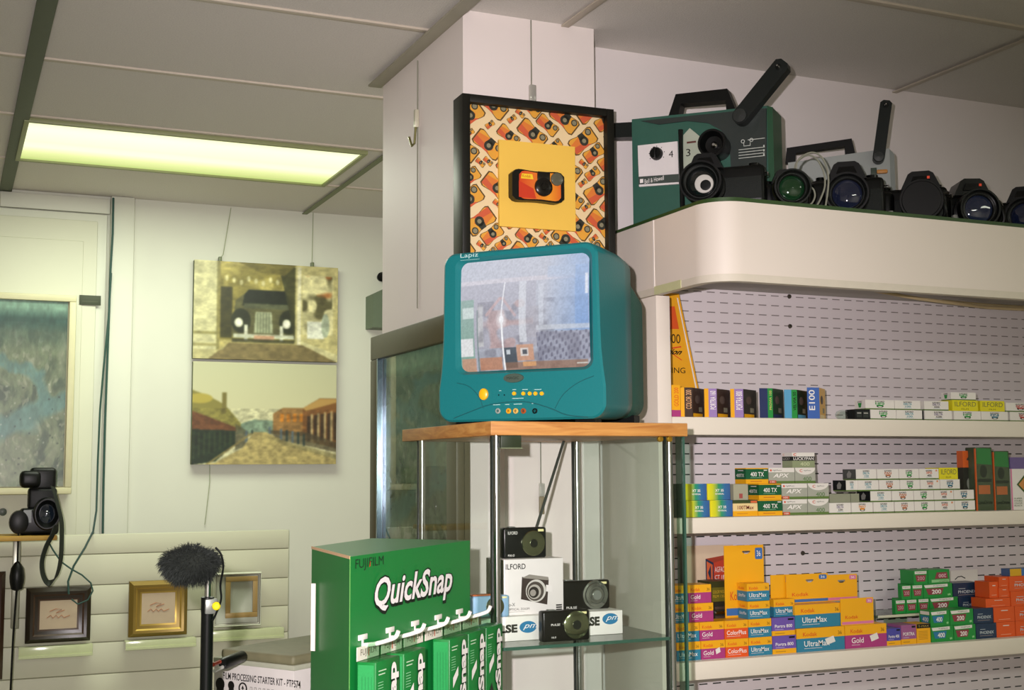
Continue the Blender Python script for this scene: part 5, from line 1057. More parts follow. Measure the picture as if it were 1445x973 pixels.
def st_fujiend(mb, w, d, h, num='200'):
    bands(mb, w, d, h, [(1, GRN)]); mb.quad(w*.08, h*.74, w*.92, h*.94, WB); mb.text('FUJIFILM', w*.16, h*.80, w*.84, h*.88, mat('#3f4a3c', .5), -.0008); mb.poly([(w*.12, h*.66), (w*.88, h*.66), (w*.80, h*.20), (w*.20, h*.20)], MRN); mb.text(num, w*.25, h*.30, w*.76, h*.56, mat('#d9b0b4', .5), -.0008)
def st_phx(mb, w, d, h, mt, txt=True):
    bands(mb, w, d, h, [(1, mt)])
    if txt: mb.text('PHOENIX', w*.18, h*.30, w*.86, h*.50, mat('#c9d4d8', .5), bold=.01); mb.quad(w*.2, h*.60, w*.45, h*.63, mat('#c9d4d8', .5)); mb.quad(w*.18, h*.18, w*.8, h*.20, mat('#b9a9a0', .5))
def st_phend(mb, w, d, h, mt):
    bands(mb, w, d, h, [(1, mt)]); mb.quad(w*.35, h*.74, w*.68, h*.79, WB); mb.quad(w*.22, h*.16, w*.78, h*.19, mat('#f0b090', .5))
def st_xt(mb, w, d, h):
    mb.box(0, 0, 0, w, d, h, mat('#3f9a8c', .12, coat=.8, ramp={'axis': 0, 'stops': [(0, '#e8dc1e'), (.22, '#d2d428'), (.48, '#2f9a66'), (.75, '#2f6fa8'), (1, '#2a5a9c')]}), .001)
    mb.text('XT 35', w*.33, h*.50, w*.70, h*.66, TEXTW, bold=.02); mb.text('REVERSAL', w*.33, h*.32, w*.72, h*.42, TEXTW, bold=.01)
def st_plain(mb, w, d, h, mt, extra=None):
    bands(mb, w, d, h, [(1, mt)])
    if extra: extra(mb, w, h)
def sd_dark(mb, d, h, c='#15181a'): mb.quad(0, h*.10, d, h, mat(c, .35)); mb.poly([(d*.35, h*.2), (d*.6, h*.22), (d*.68, h*.6), (d*.5, h*.88), (d*.32, h*.55)], mat('#8a8a84', .4), -.0008)
def sd_grey(mb, d, h): sd_dark(mb, d, h, '#4a4d48')
def sd_logo(mb, d, h): mb.quad(0, h*.10, d, h, WB); mb.text('ILFORD', d*.3, h*.74, d*.7, h*.9, TEXTK, -.0008, bold=.02); mb.poly([(d*.32, h*.70), (d*.68, h*.70), (d*.60, h*.22), (d*.40, h*.22)], mat('#27933c', .5), -.0008)
def sd_tx(mb, d, h): mb.text('400TX', d*.15, h*.42, d*.85, h*.64, TEXTW, -.0006); mb.quad(d*.3, h*.82, d*.8, h*.86, WB, -.0006)
def sd_lucky(mb, d, h): mb.text('LUCKY', d*.1, h*.52, d*.8, h*.68, mat('#b9b5aa', .5), -.0006); mb.text('C', d*.1, h*.8, d*.25, h*.93, RED, -.0006)
def sd_400(mb, d, h): mb.quad(d*.1, h*.72, d*.9, h*.94, WB); mb.poly([(d*.1, h*.66), (d*.9, h*.66), (d*.8, h*.2), (d*.2, h*.2)], B4); mb.text('400', d*.3, h*.28, d*.8, h*.56, TEXTW, -.0008)
def sd_um(mb, d, h): mb.text('UltraMax', d*.15, h*.24, d*.85, h*.42, TEXTW, -.0006); mb.text('Kodak', d*.2, h*.66, d*.75, h*.82, RED, -.0006)
def fb(shelf_z, z0, h, px0, px1, Y, style, label, group, depth=.05, rz=0.0, side=None, extra=()):
    """film carton: left and right edge read at Y, resting at height z0 above its shelf"""
    py = 665-(shelf_z+z0+h/2-1.55)*620; X0 = on(px0, py, 1, Y).x; X1 = on(px1, py, 1, Y).x - .0008; mb = MB(); w = X1-X0
    style(mb, w, depth, h, *extra)
    if side:
        mb.T = TL(0, depth, 0) @ Matrix.Rotation(-math.pi/2, 4, 'Z'); side(mb, depth, h)
    return tag(mb.build('film_box', loc=(X0, Y, shelf_z+z0+.0003), rz=rz), label, 'film box', group)
K = lambda n, mt, wide=False, num='36', sticker=False: (n, mt, wide, num, sticker)
g3 = 'film boxes stacked on the lowest shelf'; H = .0408; Y3 = YF+.022
cart = [ # level, px0, px1, style, args, label, y offset
 (0, 955, 989, st_kodak, K('UltraMax', TEALB), 'blue and yellow film box half behind the glass, bottom row of the lowest shelf', 0),
 (0, 989.5, 1023.5, st_kodak, K('Gold', MAG, sticker=True), 'magenta and yellow film box with white price sticker, bottom left of the lowest shelf', 0),
 (0, 1024, 1056.5, st_kodak, K('ColorPlus', ORG), 'orange and yellow film box in the bottom row of the lowest shelf', 0),
 (0, 1057, 1090, st_kodak, K('UltraMax', TEALB), 'blue and yellow film box between the bottom orange and bottom purple boxes', 0),
 (0, 1090.5, 1124, st_portra, (), 'purple film box in the bottom row, left of the wide blue pack', 0),
 (0, 1124.5, 1192.5, st_kodak, K('UltraMax', TEALB, True, '36', True), 'wide blue and yellow film pack with price sticker, bottom row of the lowest shelf', 0),
 (0, 1193, 1252, st_kodak, K('Gold', MAG, True, '36', True), 'wide magenta and yellow film pack with price sticker, bottom row', 0),
 (1, 953, 987, st_kodak, K('UltraMax', TEALB), 'blue and yellow film box half behind the glass, second row of the lowest shelf', 0),
 (1, 987.5, 1022, st_kodak, K('Gold', MAG), 'magenta and yellow film box without sticker, directly on the stickered magenta box', 0),
 (1, 1022.5, 1056, st_kodak, K('ColorPlus', ORG), 'orange and yellow film box stacked on the other orange box', 0),
 (1, 1056.5, 1089, st_kodak, K('UltraMax', TEALB), 'blue and yellow film box beneath the stack of two by the tall hanging card', 0),
 (1, 1089.5, 1122, st_portra, (), 'purple film box stacked on the other purple box', 0),
 (2, 950, 972.5, st_kodak, K('UltraMax', TEALB), 'sliver of blue and yellow film box behind the glass, third row', .012),
 (2, 973, 1007, st_kodak, K('Gold', MAG), 'magenta and yellow film box in the third row at the left', .012),
 (3, 950, 971, st_kodak, K('UltraMax', TEALB), 'sliver of blue and yellow film box behind the glass, topmost', .016),
 (3, 971.5, 1004, st_kodak, K('Gold', MAG), 'topmost magenta and yellow film box at the left end', .016),
]
for lv, a_, b_, st, ar, lab, dy in cart: fb(S3, lv*(H+.0004), (H if b_-a_ < 45 else .0535), a_, b_, Y3+dy, st, lab, g3, extra=ar, depth=.05)
# wide ultramax second row and yellow hang packs
fb(S3, .0539, .0535, 1122, 1188, Y3+.006, st_kodak, 'wide blue and yellow film pack stacked on the stickered blue pack', g3, extra=K('UltraMax', TEALB, True), depth=.05)
fb(S3, 2*H+.0008, H*.97, 1055.5, 1087, Y3+.002, st_kodak, 'lower of the two blue film boxes before the tall hanging card', g3, side=sd_um, extra=K('UltraMax', TEALB), depth=.04)
fb(S3, 3*H+.0008-.0004, H*.97, 1054, 1086, Y3+.003, st_kodak, 'upper of the two blue film boxes before the tall hanging card', g3, side=sd_um, extra=K('UltraMax', TEALB), depth=.04)
fb(S3, 2*H+.0008, H*.97, 1092, 1122, Y3+.014, st_kodak, 'blue and yellow film box behind the short hang card, left of the wide packs', g3, extra=K('UltraMax', TEALB), depth=.03)
def hangcard(px0, py0, px1, py1, Y, label, mt2, hole=True, base_z=None, txt=True):
    a = on(px0, py1, 1, Y); b = on(px1, py0, 1, Y); w = b.x-a.x; h = b.z-a.z if base_z is None else b.z-base_z; z0 = a.z if base_z is None else base_z
    mb = MB(); hy = h-.016; hw = .011; cx = w*.56
    # card with a diamond-topped euro hole: built from four strips around the hole
    mb.box(0, 0, 0, w, .0015, hy-.004, YK)
    if hole:
        mb.box(0, 0, hy-.004, cx-hw, .0015, h, YK); mb.box(cx+hw, 0, hy-.004, w, .0015, h, YK); mb.box(cx-hw, 0, hy+.003, cx+hw, .0015, h, YK)
        mb.prism([(cx-hw, hy-.004), (cx-hw*.4, hy-.004), (cx-hw, hy)], 0, .0015, YK); mb.prism([(cx+hw, hy-.004), (cx+hw, hy), (cx+hw*.4, hy-.004)], 0, .0015, YK)
    else: mb.box(0, 0, hy-.004, w, .0015, h, YK)
    if txt: mb.text('Kodak', w*.13, h*.24, w*.52, h*.36, RED)
    mb.quad(w*.03, h*.03, w*.99, h*.13, mt2); mb.poly(rrect(w*.78, h*.80, w*.97, h*.96, w*.03), mt2, -.0005)
    mb.text('36', w*.82, h*.84, w*.92, h*.92, TEXTW, -.0008)
    return tag(mb.build('hang_card', loc=(a.x, Y, z0)), label, 'film pack', 'yellow hanging film cards on the lowest shelf')
z2 = S3+2*H+.0012
hangcard(1023, 768, 1077, 838, Y3+.044, 'tall yellow hanging film card with cut-out hole, standing above the blue boxes', BLU, base_z=z2)
hangcard(1088, 810, 1114, 846, Y3+.046, 'narrow yellow film card partly covered by the next card', BLU, hole=False, base_z=z2)
hangcard(1110, 808, 1168, 846, Y3+.040, 'yellow film card with blue corner above the wide blue pack', BLU, base_z=S3+.1082)
hangcard(1160, 809, 1209, 844, Y3+.043, 'yellow film card with pink corner, right of the blue cornered card', PNK, base_z=S3+.1082, txt=False)
hangcard(1187, 842, 1232, 882, Y3+.003, 'low yellow film card with pink stripe standing on the wide magenta pack', PNK, hole=False, base_z=S3+.0543)
# poster, red camera-film box picture and olive camera box at the left
a = on(966, 880, 1, 2.690); b = on(1034, 768, 1, 2.690)
def agfa():
    mb = MB(); w = b.x-a.x; h = b.z-S3; mb.box(0, 0, 0, w, .002, h, mat('#d9c4a8', .5)); RD = mat('#c8452c', .5)
    x0, x1, x2 = w*.44, w*.60, w*1.0; zt_ = h-.02; 
    mb.poly([(x0, zt_-.012), (x1, zt_-.022), (x1, zt_-.078), (x0, zt_-.062)], DKB); mb.poly([(x0+.003, zt_-.018), (x1-.003, zt_-.027), (x1-.003, zt_-.072), (x0+.003, zt_-.060)], mat('#d96a3c', .5), -.0006)
    mb.poly([(x0+.014, zt_-.028), (x1-.008, zt_-.048), (x0+.014, zt_-.066), (x0+.006, zt_-.045)], DKB, -.0008); mb.poly([(x0, zt_-.012), (x1, zt_-.022), (x2, zt_-.010), (x2, zt_-.002)], mat('#a5402c', .5)); mb.poly([(x1, zt_-.022), (x2, zt_-.010), (x2, zt_-.066), (x1, zt_-.078)], RD)
    mb.text('AGFACOLOR', x1+.003, zt_-.045, x2-.002, zt_-.032, TEXTW, -.0006); mb.text('CT 18', x1+.003, zt_-.062, x1+.03, zt_-.052, TEXTW, -.0006)
    for k in range(3): mb.poly([(x0+.02+.02*k, zt_-.078), (x0+.03+.02*k, zt_-.076), (x0+.042+.02*k, zt_-.125), (x0+.02+.02*k, zt_-.12)], mat('#9a4c34', .5), -.0006)
    return tag(mb.build('film_poster', loc=(a.x, 2.690, S3+.0003)), 'beige printed card showing a red film carton, behind the magenta boxes', 'poster')
agfa()
X0 = on(1004, 850, 1, 2.60).x; X1 = on(1031, 850, 1, 2.60).x; mb = MB(); zt_ = on(1010, 821, 1, 2.6).z-S3; w = X1-X0
mb.box(0, 0, 0, w, .05, zt_, mat('#6a6420', .4)); mb.box(-.006, -.003, zt_-.012, w, .05, zt_+.002, mat('#3a3c1c', .4)); 
mb.text('COLOR NEGATIVE', .004, zt_-.026, w-.003, zt_-.019, mat('#c9a52c', .5)); mb.text('FILM 135 36', .004, zt_-.036, w-.006, zt_-.030, mat('#c9a52c', .5)); mb.quad(.003, .01, w, zt_-.045, mat('#2c2a20', .4)); 
for k in range(5): mb.box(.008, -.004, .055+.011*k, w-.002, 0, .062+.011*k, CHROME if k % 2 else mat('#4a3a30', .4), .001)
tag(mb.build('film_box', loc=(X0, 2.60, S3+.0003)), 'olive gold film carton printed with a chrome camera, beside the tall hanging card', 'film box', g3)
# right part of the lowest shelf
fb(S3, 0, .040, 1252, 1272, Y3, st_portra, 'narrow blue-purple film box right of the wide magenta pack', g3, extra=('Portra 400', mat('#4a4aa0', .4)), depth=.05)
fb(S3, 0, .046, 1272.5, 1294, Y3, st_portra, 'mauve pink film box between the blue-purple and black topped boxes', g3, extra=('PORTRA', mat('#9a5a8a', .4)), depth=.05)
def tm(mb, w, h): mb.quad(0, h*.78, w, h, DKX); mb.text('T-MAX', w*.1, h*.84, w*.9, h*.94, mat('#b9a24c', .5), -.0008); [mb.quad(w*.12, h*(.2+.08*k), w*.8, h*(.225+.08*k), mat('#b0821c', .5)) for k in range(6)]
fb(S3, 0, .046, 1294.5, 1314, Y3, st_plain, 'yellow film box with black top band at the foot of the green pyramid', g3, extra=(YK, tm), depth=.05)
HF = .0375
F = [(0, 1315, 1346.5, st_fuji, ('400', B4), 'green film box marked with blue 400, bottom of the green pyramid', 0), (0, 1347, 1378, st_fuji, ('200', MRN), 'green film box marked with maroon 200, bottom of the green pyramid', 0),
 (1, 1314, 1341, st_fuji, ('400', B4), 'green film box marked with blue 400, second layer of the pyramid', .002), (1, 1341.5, 1374.5, st_fuji, ('200', MRN), 'green film box marked with maroon 200, second layer of the pyramid', .002)]
for lv, p, q, st, ar, lab, dy in F: fb(S3, lv*(HF+.0004), HF, p, q, Y3+dy, st, lab, g3, extra=ar, depth=.05 if p != 1314 else .04, side=sd_400 if p == 1314 else None)
# glass riser carrying the upper boxes
a = on(1233, 868, 1, 2.60); zr = S3+.064; b = on(1400, 868, 1, 2.60)
t = thing('glass_riser', 'low clear glass riser plate under the upper green film boxes', 'riser', (a.x, 2.585, S3)); m = MB(); m.box(0, 0, .058, b.x-a.x, .11, .064, glass_mat((.7, .8, .7), 1.5)); m.box(0, -.0008, .058, b.x-a.x, .0, .064, mat('#c9cbb0', .2)); m.build('plate', t)
m = MB(); m.box(.10, .02, .0003, .106, .10, .0578, glass_mat((.8, .88, .8))); m.box(b.x-a.x-.02, .02, .0003, b.x-a.x-.014, .10, .0578, glass_mat((.8, .88, .8))); m.build('leg', t)
HG = .0345; YR = 2.592
G_ = [(0, 1262, 1279, 'leftmost green film box end, lowest row on the glass riser'), (0, 1279.5, 1295.5, 'second green film box end, lowest row on the glass riser'), (0, 1296, 1312.5, 'third green film box end, lowest row on the glass riser'),
 (1, 1271, 1287, 'left green film box end in the middle row of the pyramid'), (1, 1287.5, 1303.5, 'right green film box end in the middle row of the pyramid'), (2, 1278, 1309.5, None)]
for lv, p, q, lab in G_[:5]: fb(zr, lv*(HG+.0004), HG, p+(2 if p in (1262, 1271) else 0), q, YR, st_fujiend, lab, g3, depth=.012 if p in (1262, 1271) else .052)
fb(zr, 0, HG, 1313, 1353, YR, st_fuji, 'long green film box in the lowest row on the glass riser', g3, extra=('200', MRN), depth=.05)
fb(zr, HG+.0004, HG, 1304, 1345, YR, st_fuji, 'long green film box in the middle row of the pyramid', g3, extra=('200', MRN), depth=.05)
fb(zr, 2*HG+.0008, HG, 1290, 1310, YR, st_fujiend, 'upright left box crowning the green pyramid', g3, depth=.05)
def upside(mb, w, d, h): bands(mb, w, d, h, [(1, GRN)]); mb.poly([(w*.30, h*.34), (w*.92, h*.34), (w*.88, h*.80), (w*.40, h*.80)], MRN); mb.text('200', w*.84, h*.68, w*.48, h*.42, mat('#e0b8bc', .5), -.0008, bold=.02); mb.quad(w*.15, h*.08, w*.97, h*.28, mat('#8fc98c', .5)); mb.text('FUJIFILM', w*.90, h*.22, w*.5, h*.12, mat('#3f4a3c', .5), -.0008)
fb(zr, 2*HG+.0008, HG, 1310.5, 1341, YR, upside, 'upside down right box crowning the green pyramid', g3, depth=.05)
BX = [(S3, 0, 1378.5, 1407.5, Y3, .037, DKB, 'dark navy film box at the bottom right of the green pyramid'), (S3, .0375, 1375, 1403.5, Y3+.003, .037, DKB, 'dark navy film box in the second layer right of the green pyramid'),
 (zr, .0, 1354, 1386, YR+.001, .0300, DKB, 'lower dark navy film box beneath the white folded card'), (zr, .0304, 1346, 1384, YR+.001, .0375, DKB, 'upper dark navy film box in front of the white folded card')]
for sz, z0, p, q, Y, hh, mt, lab in BX: fb(sz, z0, hh, p, q, Y, st_phx, lab, g3, extra=(mt,), depth=.05)
def ilc(mb, w, h): mb.text('ILFORD', w*.32, h*.62, w*.74, h*.74, TEXTK, bold=.03); mb.tube([(w*.36, -.0005, h*.78), (w*.44, -.0005, h*.84), (w*.54, -.0005, h*.85), (w*.64, -.0005, h*.80)], .0012, TEXTK, 4); mb.disc(w*.12, h*.76, w*.07, h*.10, mat('#c9547a', .5)); mb.text('$', w*.10, h*.71, w*.14, h*.81, TEXTW, -.0008); mb.text('HARMAN', w*.5, h*.48, w*.9, h*.58, TEXTK, bold=.03); mb.text('FOR', w*.70, h*.28, w*.98, h*.38, TEXTK, bold=.03); mb.text('COLOUR', w*.60, h*.14, w*.98, h*.24, TEXTK, bold=.03)
X0 = on(1343, 830, 1, 2.665).x; X1 = on(1394, 830, 1, 2.665).x; zc_ = on(1370, 805, 1, 2.665).z; mb = MB(); mb.box(0, 0, 0, X1-X0, .002, zc_-zr+.02, WB); ilc(mb, X1-X0, zc_-zr+.02); tag(mb.build('sign_card', loc=(X0, 2.7, zr-.02)), 'white printed card with black lettering behind the navy film boxes', 'sign')
OB = [(S3, 0, 1407.5, 1434, Y3, .037, 0, 'orange film box end at the foot of the orange stack'), (S3, .0374, 1403.5, 1433, Y3+.001, .037, 0, 'orange film box end second from the foot of the orange stack'),
 (S3, .0748, 1392, 1427, Y3+.0035, .0220, 2, 'flat orange film box lying across the navy boxes'), (S3, .0975, 1397, 1410, Y3+.008, .040, 0, 'orange film box end left in the upper orange stack'),
 (S3, 0, 1434.5, 1470, Y3, .037, 1, 'orange film box with white lettering, bottom right corner of the shelf'), (S3, .0374, 1433.5, 1470, Y3+.001, .037, 1, 'orange film box with white lettering, second from the bottom at the right edge'),
 (S3, .0748, 1427.5, 1468, Y3+.002, .037, 1, 'orange film box with white lettering, third from the bottom at the right edge'), (S3, .1122, 1425, 1466, Y3+.003, .037, 1, 'topmost orange film box with white lettering at the right edge'),
 (S3, .0975, 1410.5, 1426, Y3+.005, .0250, 0, 'small orange box end wedged left of the lettered orange stack'), (S3, .1229, 1410.5, 1425, Y3+.005, .0263, 0, 'uppermost small orange box end beside the lettered stack')]
for sz, z0, p, q, Y, hh, kd, lab in OB: fb(sz, z0, hh, p, q, Y, st_phx if kd == 1 else st_phend, lab, g3, extra=(ORP,), depth=.05)
def yb(mb, w, h): mb.quad(0, 0, w*.45, h, mat('#d9a81e', .4)); mb.quad(w*.45, 0, w*.8, h, BLU, -.0005); mb.quad(w*.8, h*.1, w, h*.9, MRN, -.0005)
fb(S3, .1496, .018, 1426, 1462, Y3+.006, st_plain, 'small yellow and blue packet on top of the orange film boxes', g3, extra=(mat('#4a6a9a', .4), yb), depth=.03)
# ---------------------------------------------------------------- middle shelf
g2 = 'film boxes stacked on the middle shelf'; Y2 = YF+.022; HX = .0375
for lv, p, q, lab in ((0, 970, 1002, 'left shrink-wrapped yellow to blue film box, lower row'), (0, 1002.5, 1034.5, 'right shrink-wrapped yellow to blue film box, lower row'), (1, 966, 998, 'left shrink-wrapped yellow to blue film box, upper row'), (1, 998.5, 1031, 'right shrink-wrapped yellow to blue film box, upper row')):
    fb(S2, lv*(HX+.0004), HX, p, q, Y2+.002*lv, st_xt, lab, g2, depth=.05)
for lv, lab in ((0, 'dark film box beside the glass case, lower of two'), (1, 'dark film box beside the glass case, upper of two')): fb(S2, lv*(HX+.0004), HX, 951, 968.5-3*lv, Y2+.006, st_plain, lab, g2, extra=(mat('#2c3a2c', .3),), depth=.05)
HT_ = .0365; T = [
 (0, 1034.5, 1069.5, st_tmax, (), 'cream and yellow film box with dark green top band on the middle shelf', 0), (0, 1070, 1104.5, st_tx, (), 'green and yellow black-and-white film box, bottom of three', 0), (0, 1105, 1139.5, st_apx, (), 'grey film box with red corner, bottom row of the middle shelf', 0), (0, 1140, 1170, st_apx4, (), 'grey film box with white arch, bottom row of the middle shelf', 0),
 (1, 1035, 1056, st_plain, (mat('#a9a78e', .4), lambda mb, w, h: mb.quad(w*.38, h*.1, w*.62, h*.4, mat('#a5504a', .5))), 'plain grey film box above the cream and yellow one', .008), (1, 1071, 1103, st_tx, (), 'green and yellow black-and-white film box, middle of three', 0), (1, 1103.5, 1139.5, st_apx, (), 'grey film box with red corner, second row of the middle shelf', 0), (1, 1140, 1170, st_apx4, (), 'grey film box with white arch, second row of the middle shelf', 0),
 (2, 1052.5, 1084.5, st_tx, (), 'green and yellow black-and-white film box, top of three', .004), (2, 1085, 1121.5, st_apx, (), 'topmost grey film box under the white topped lucky box', .004), (2, 1122, 1151, st_apx4, (), 'topmost grey film box with white arch', .004)]
for lv, p, q, st, ar, lab, dy in T:
    fb(S2, lv*(HT_+.0004), HT_, p, q, Y2+dy, st, lab.replace('white topped lucky box', 'lone box crowning the stack'), g2, extra=ar, depth=.045, side=sd_tx if st is st_tx and lv else None)
fb(S2, 3*(HT_+.0004), HT_*.97, 1118, 1150, Y2+.006, st_lucky, 'lone black banded film box crowning the grey stack', g2, side=sd_lucky, depth=.04)
HI = .0262; k4 = ['delta3200', 'panf', 'delta100', 'sfx', 'hp5', 'xp2', 'fp4']
nm = {'delta3200': 'purple-grey', 'panf': 'yellow-orange', 'delta100': 'pale blue', 'sfx': 'brown-orange', 'hp5': 'bright green', 'xp2': 'salmon with 400', 'fp4': 'dark teal'}
r1 = [(1170.5, 1201), (1202, 1232), (1233, 1262), (1263, 1290.5), (1291, 1319), (1319.5, 1347.5), (1348, 1376.5)]
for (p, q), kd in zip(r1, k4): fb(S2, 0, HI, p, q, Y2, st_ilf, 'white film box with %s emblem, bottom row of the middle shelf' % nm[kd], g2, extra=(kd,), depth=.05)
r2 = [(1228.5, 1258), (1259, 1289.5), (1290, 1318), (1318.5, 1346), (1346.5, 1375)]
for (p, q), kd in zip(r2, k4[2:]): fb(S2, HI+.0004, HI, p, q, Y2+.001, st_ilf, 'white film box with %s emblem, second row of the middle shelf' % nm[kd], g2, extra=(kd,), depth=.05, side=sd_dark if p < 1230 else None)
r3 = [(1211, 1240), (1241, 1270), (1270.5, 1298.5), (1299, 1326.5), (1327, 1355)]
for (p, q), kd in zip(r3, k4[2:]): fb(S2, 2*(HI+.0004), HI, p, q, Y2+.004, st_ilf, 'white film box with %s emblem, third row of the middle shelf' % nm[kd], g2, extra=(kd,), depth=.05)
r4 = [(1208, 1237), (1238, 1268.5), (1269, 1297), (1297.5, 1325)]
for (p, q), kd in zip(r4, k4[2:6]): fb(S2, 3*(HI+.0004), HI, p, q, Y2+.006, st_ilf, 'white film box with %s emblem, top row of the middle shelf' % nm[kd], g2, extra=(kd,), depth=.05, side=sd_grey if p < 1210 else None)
fb(S2, 3*(HI+.0004), HI*1.1, 1325.5, 1352, Y2+.005, st_ilfy, 'bright yellow film box with big blue lettering, top row of the middle shelf', g2, depth=.05)
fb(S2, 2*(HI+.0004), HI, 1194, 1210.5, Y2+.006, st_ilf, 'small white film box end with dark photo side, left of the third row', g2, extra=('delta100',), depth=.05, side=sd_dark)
fb(S2, HI+.0004, .021, 1171, 1200.5, Y2+.001, st_plain, 'grey-green sleeve on the purple-grey emblem box', g2, extra=(mat('#8f927c', .5),), depth=.05)
fb(S2, HI+.0004, .021, 1201, 1213, Y2+.001, st_plain, 'grey-green sleeve on the yellow-orange emblem box', g2, extra=(mat('#8f927c', .5),), depth=.05)
# tall cartons at the right of the middle shelf
def tall(px0, px1, pyt, Y, label, fn, rz=0.0, depth=.035):
    X0 = on(px0, 690, 1, Y).x; X1 = on(px1, 690, 1, Y).x; h = on((px0+px1)/2, pyt, 1, Y).z-S2; mb = MB(); fn(mb, X1-X0, depth, h); return tag(mb.build('film_carton', loc=(X0, Y, S2+.0003), rz=rz), label, 'film box', 'tall film cartons at the right of the middle shelf')
ORE = mat('#d9642a', .4); FOIL = mat('#46543c', .25, noise=.25, scale=30)
def foil(mb, w, d, h): mb.box(0, 0, 0, w, d, h, FOIL, .002); mb.box(-.001, -.001, 0, .0015, .003, h*.98, ORE); mb.quad(w*.12, h*.26, w*.8, h*.40, mat('#b0683a', .4)); mb.text('LomoChrome', w*.1, h*.10, w*.9, h*.16, mat('#141a14', .5)); mb.quad(w*.1, h*.45, w*.9, h*.5, mat('#2c3628', .5)); mb.disc(w*.45, h*.62, w*.2, h*.1, mat('#2c3628', .4)); mb.poly([(w*.05, h*.74), (w*.95, h*.72), (w*.9, h*.98), (w*.1, h*.99)], mat('#2f7a3c', .3))
def ora(mb, w, d, h): mb.box(0, 0, 0, w, d, h, mat('#2a2c22', .4)); mb.box(-.0006, -.0012, h*.72, w, d, h, ORE); mb.box(w-.002, -.0015, 0, w+.0005, .002, h*.9, ORE); mb.poly([(w*.3, h*.86), (w*.5, h*.92), (w*.8, h*.87), (w*.8, h*.85), (w*.3, h*.84)], mat('#3f3a34', .5), -.0016); mb.disc(w*.45, h*.45, w*.18, h*.09, mat('#8a8f84', .4)); mb.quad(w*.3, h*.12, w*.6, h*.36, mat('#6a7066', .4))
tall(1360, 1377, 636, Y2+.030, 'tall dark carton with bright orange header behind the white film boxes', ora, depth=.02)
tall(1378, 1402, 631, Y2+.004, 'left dark green foil carton with orange edge on the middle shelf', foil)
tall(1403.5, 1426, 636, Y2+.006, 'right dark green foil carton with orange edge on the middle shelf', foil)
def dia(mb, w, d, h):
    mb.box(0, 0, 0, w, d, h, WB); mb.box(-.0008, -.0008, h*.78, w, d, h, mat('#6a5a8c', .35)); mb.quad(0, 0, w*.04, h*.78, PNK); mb.poly([(w*.18, h*.48), (w*.55, h*.74), (w*.98, h*.5), (w*.6, h*.2)], mat('#3f5a24', .4), -.0006); mb.poly([(w*.24, h*.48), (w*.56, h*.70), (w*.92, h*.5), (w*.6, h*.25)], mat('#c98a4a', .4), -.0009)
    for k in range(4): mb.text(('SUPER', 'DOUBLE', 'COLOUR', 'BLACK')[k], w*.08, h*(.20-.045*k), w*.34, h*(.23-.045*k), mat('#4f6a44', .5))
tall(1427, 1470, 645, Y2+.004, 'white carton with a diamond shaped orange picture at the right edge', dia)
# ---------------------------------------------------------------- top shelf
g1 = 'film boxes on the top shelf'
def spine(px0, px1, px2, pyt, label, cols, side, txt, tc=TEXTW, Y=Y2+.012, two=None):
    """carton stood on end and turned: narrow coloured spine to the viewer's left, long side receding right"""
    pyb = 590; A_ = on(px0, pyb, 1, Y); a1 = math.radians(-12); Fs = Face((A_.x, A_.y, S1), a1); w = Fs.uv(px1, pyb)[0]
    h = Fs.uv(px0, pyt)[1]; mb = MB(); k0 = 0
    for f, c in cols: mb.box(w*k0, 0, 0, w*f, .001, h, c); k0 = f
    # the long side leaves the right end of the spine
    dpt = .075; v = ray(px2, pyt+4); B_ = A_+Fs.u*w
    # direction so that the far end is seen at px2
    best = min((abs(((lambda q: (q.dot(_r)/q.dot(_f))*F_PX+CXP)(B_+Vector((math.cos(q_), math.sin(q_), 0))*dpt-EYE))-px2), q_) for q_ in [math.radians(x) for x in range(-10, 80)])
    q_ = best[1]; far = Vector((math.cos(q_), math.sin(q_), 0))*dpt; e1 = (w+far.dot(Fs.u), far.dot(Fs.n)); e0 = (far.dot(Fs.u)*.9, far.dot(Fs.n))
    mb.prismz([(0, .001), (w, .0005), e1, e0], 0, h, side)
    T2 = TL(w, .0005, 0) @ Matrix.Rotation(math.atan2(e1[1], e1[0]-w), 4, 'Z'); L_ = math.hypot(e1[0]-w, e1[1])
    mb.quad(L_*.05, h*.02, L_*.8, h*.14, cols[0][1] if two is None else two, -.0005, T=T2); mb.quad(L_*.5, h*.2, L_*.78, h*.36, mat('#8a8672', .5), -.0005, T=T2); mb.disc(L_*.4, h*.62, L_*.2, h*.14, mat('#5a4a44', .5), -.0005, T=T2)
    lo = cols[0][0] if len(cols) > 1 else 0
    mb.text(txt, w*(lo+.12), h*.28, w*(lo+.12+min(.5, 1-lo-.2)), h*.92, tc, rot=True, bold=.01)
    return tag(mb.build('film_box', loc=(A_.x, A_.y, S1+.0003), rz=a1), label, 'film box', g1)
LIL = mat('#9a7fb8', .4); BRN = mat('#3c2a22', .4)
a0 = on(946, 590, 1, Y2+.012); mb = MB(); w = on(959.5, 590, 1, Y2+.012).x-a0.x; h = on(950, 543, 1, Y2+.012).z-S1; mb.box(0, 0, 0, w, .06, h, YK); mb.quad(0, 0, w, h*.22, MAG); mb.text('GOLD 200', w*.35, h*.34, w*.8, h*.92, RED, rot=True)
tag(mb.build('film_box', loc=(a0.x+.002, a0.y, S1+.0003)), 'upright yellow film box against the end panel of the top shelf', 'film box', g1)
spine(961, 977.5, 995, 546.5, 'upright film box with yellow edge and black spine, top shelf left', [(.32, YK), (1, BRN)], BRN, 'COLOR 200', mat('#d9a87a', .5))
spine(994.5, 1012, 1030.5, 548, 'upright lilac spined film box, nearer the yellow leaning card', [(.34, YK), (1, LIL)], BRN, 'PORTRA 160')
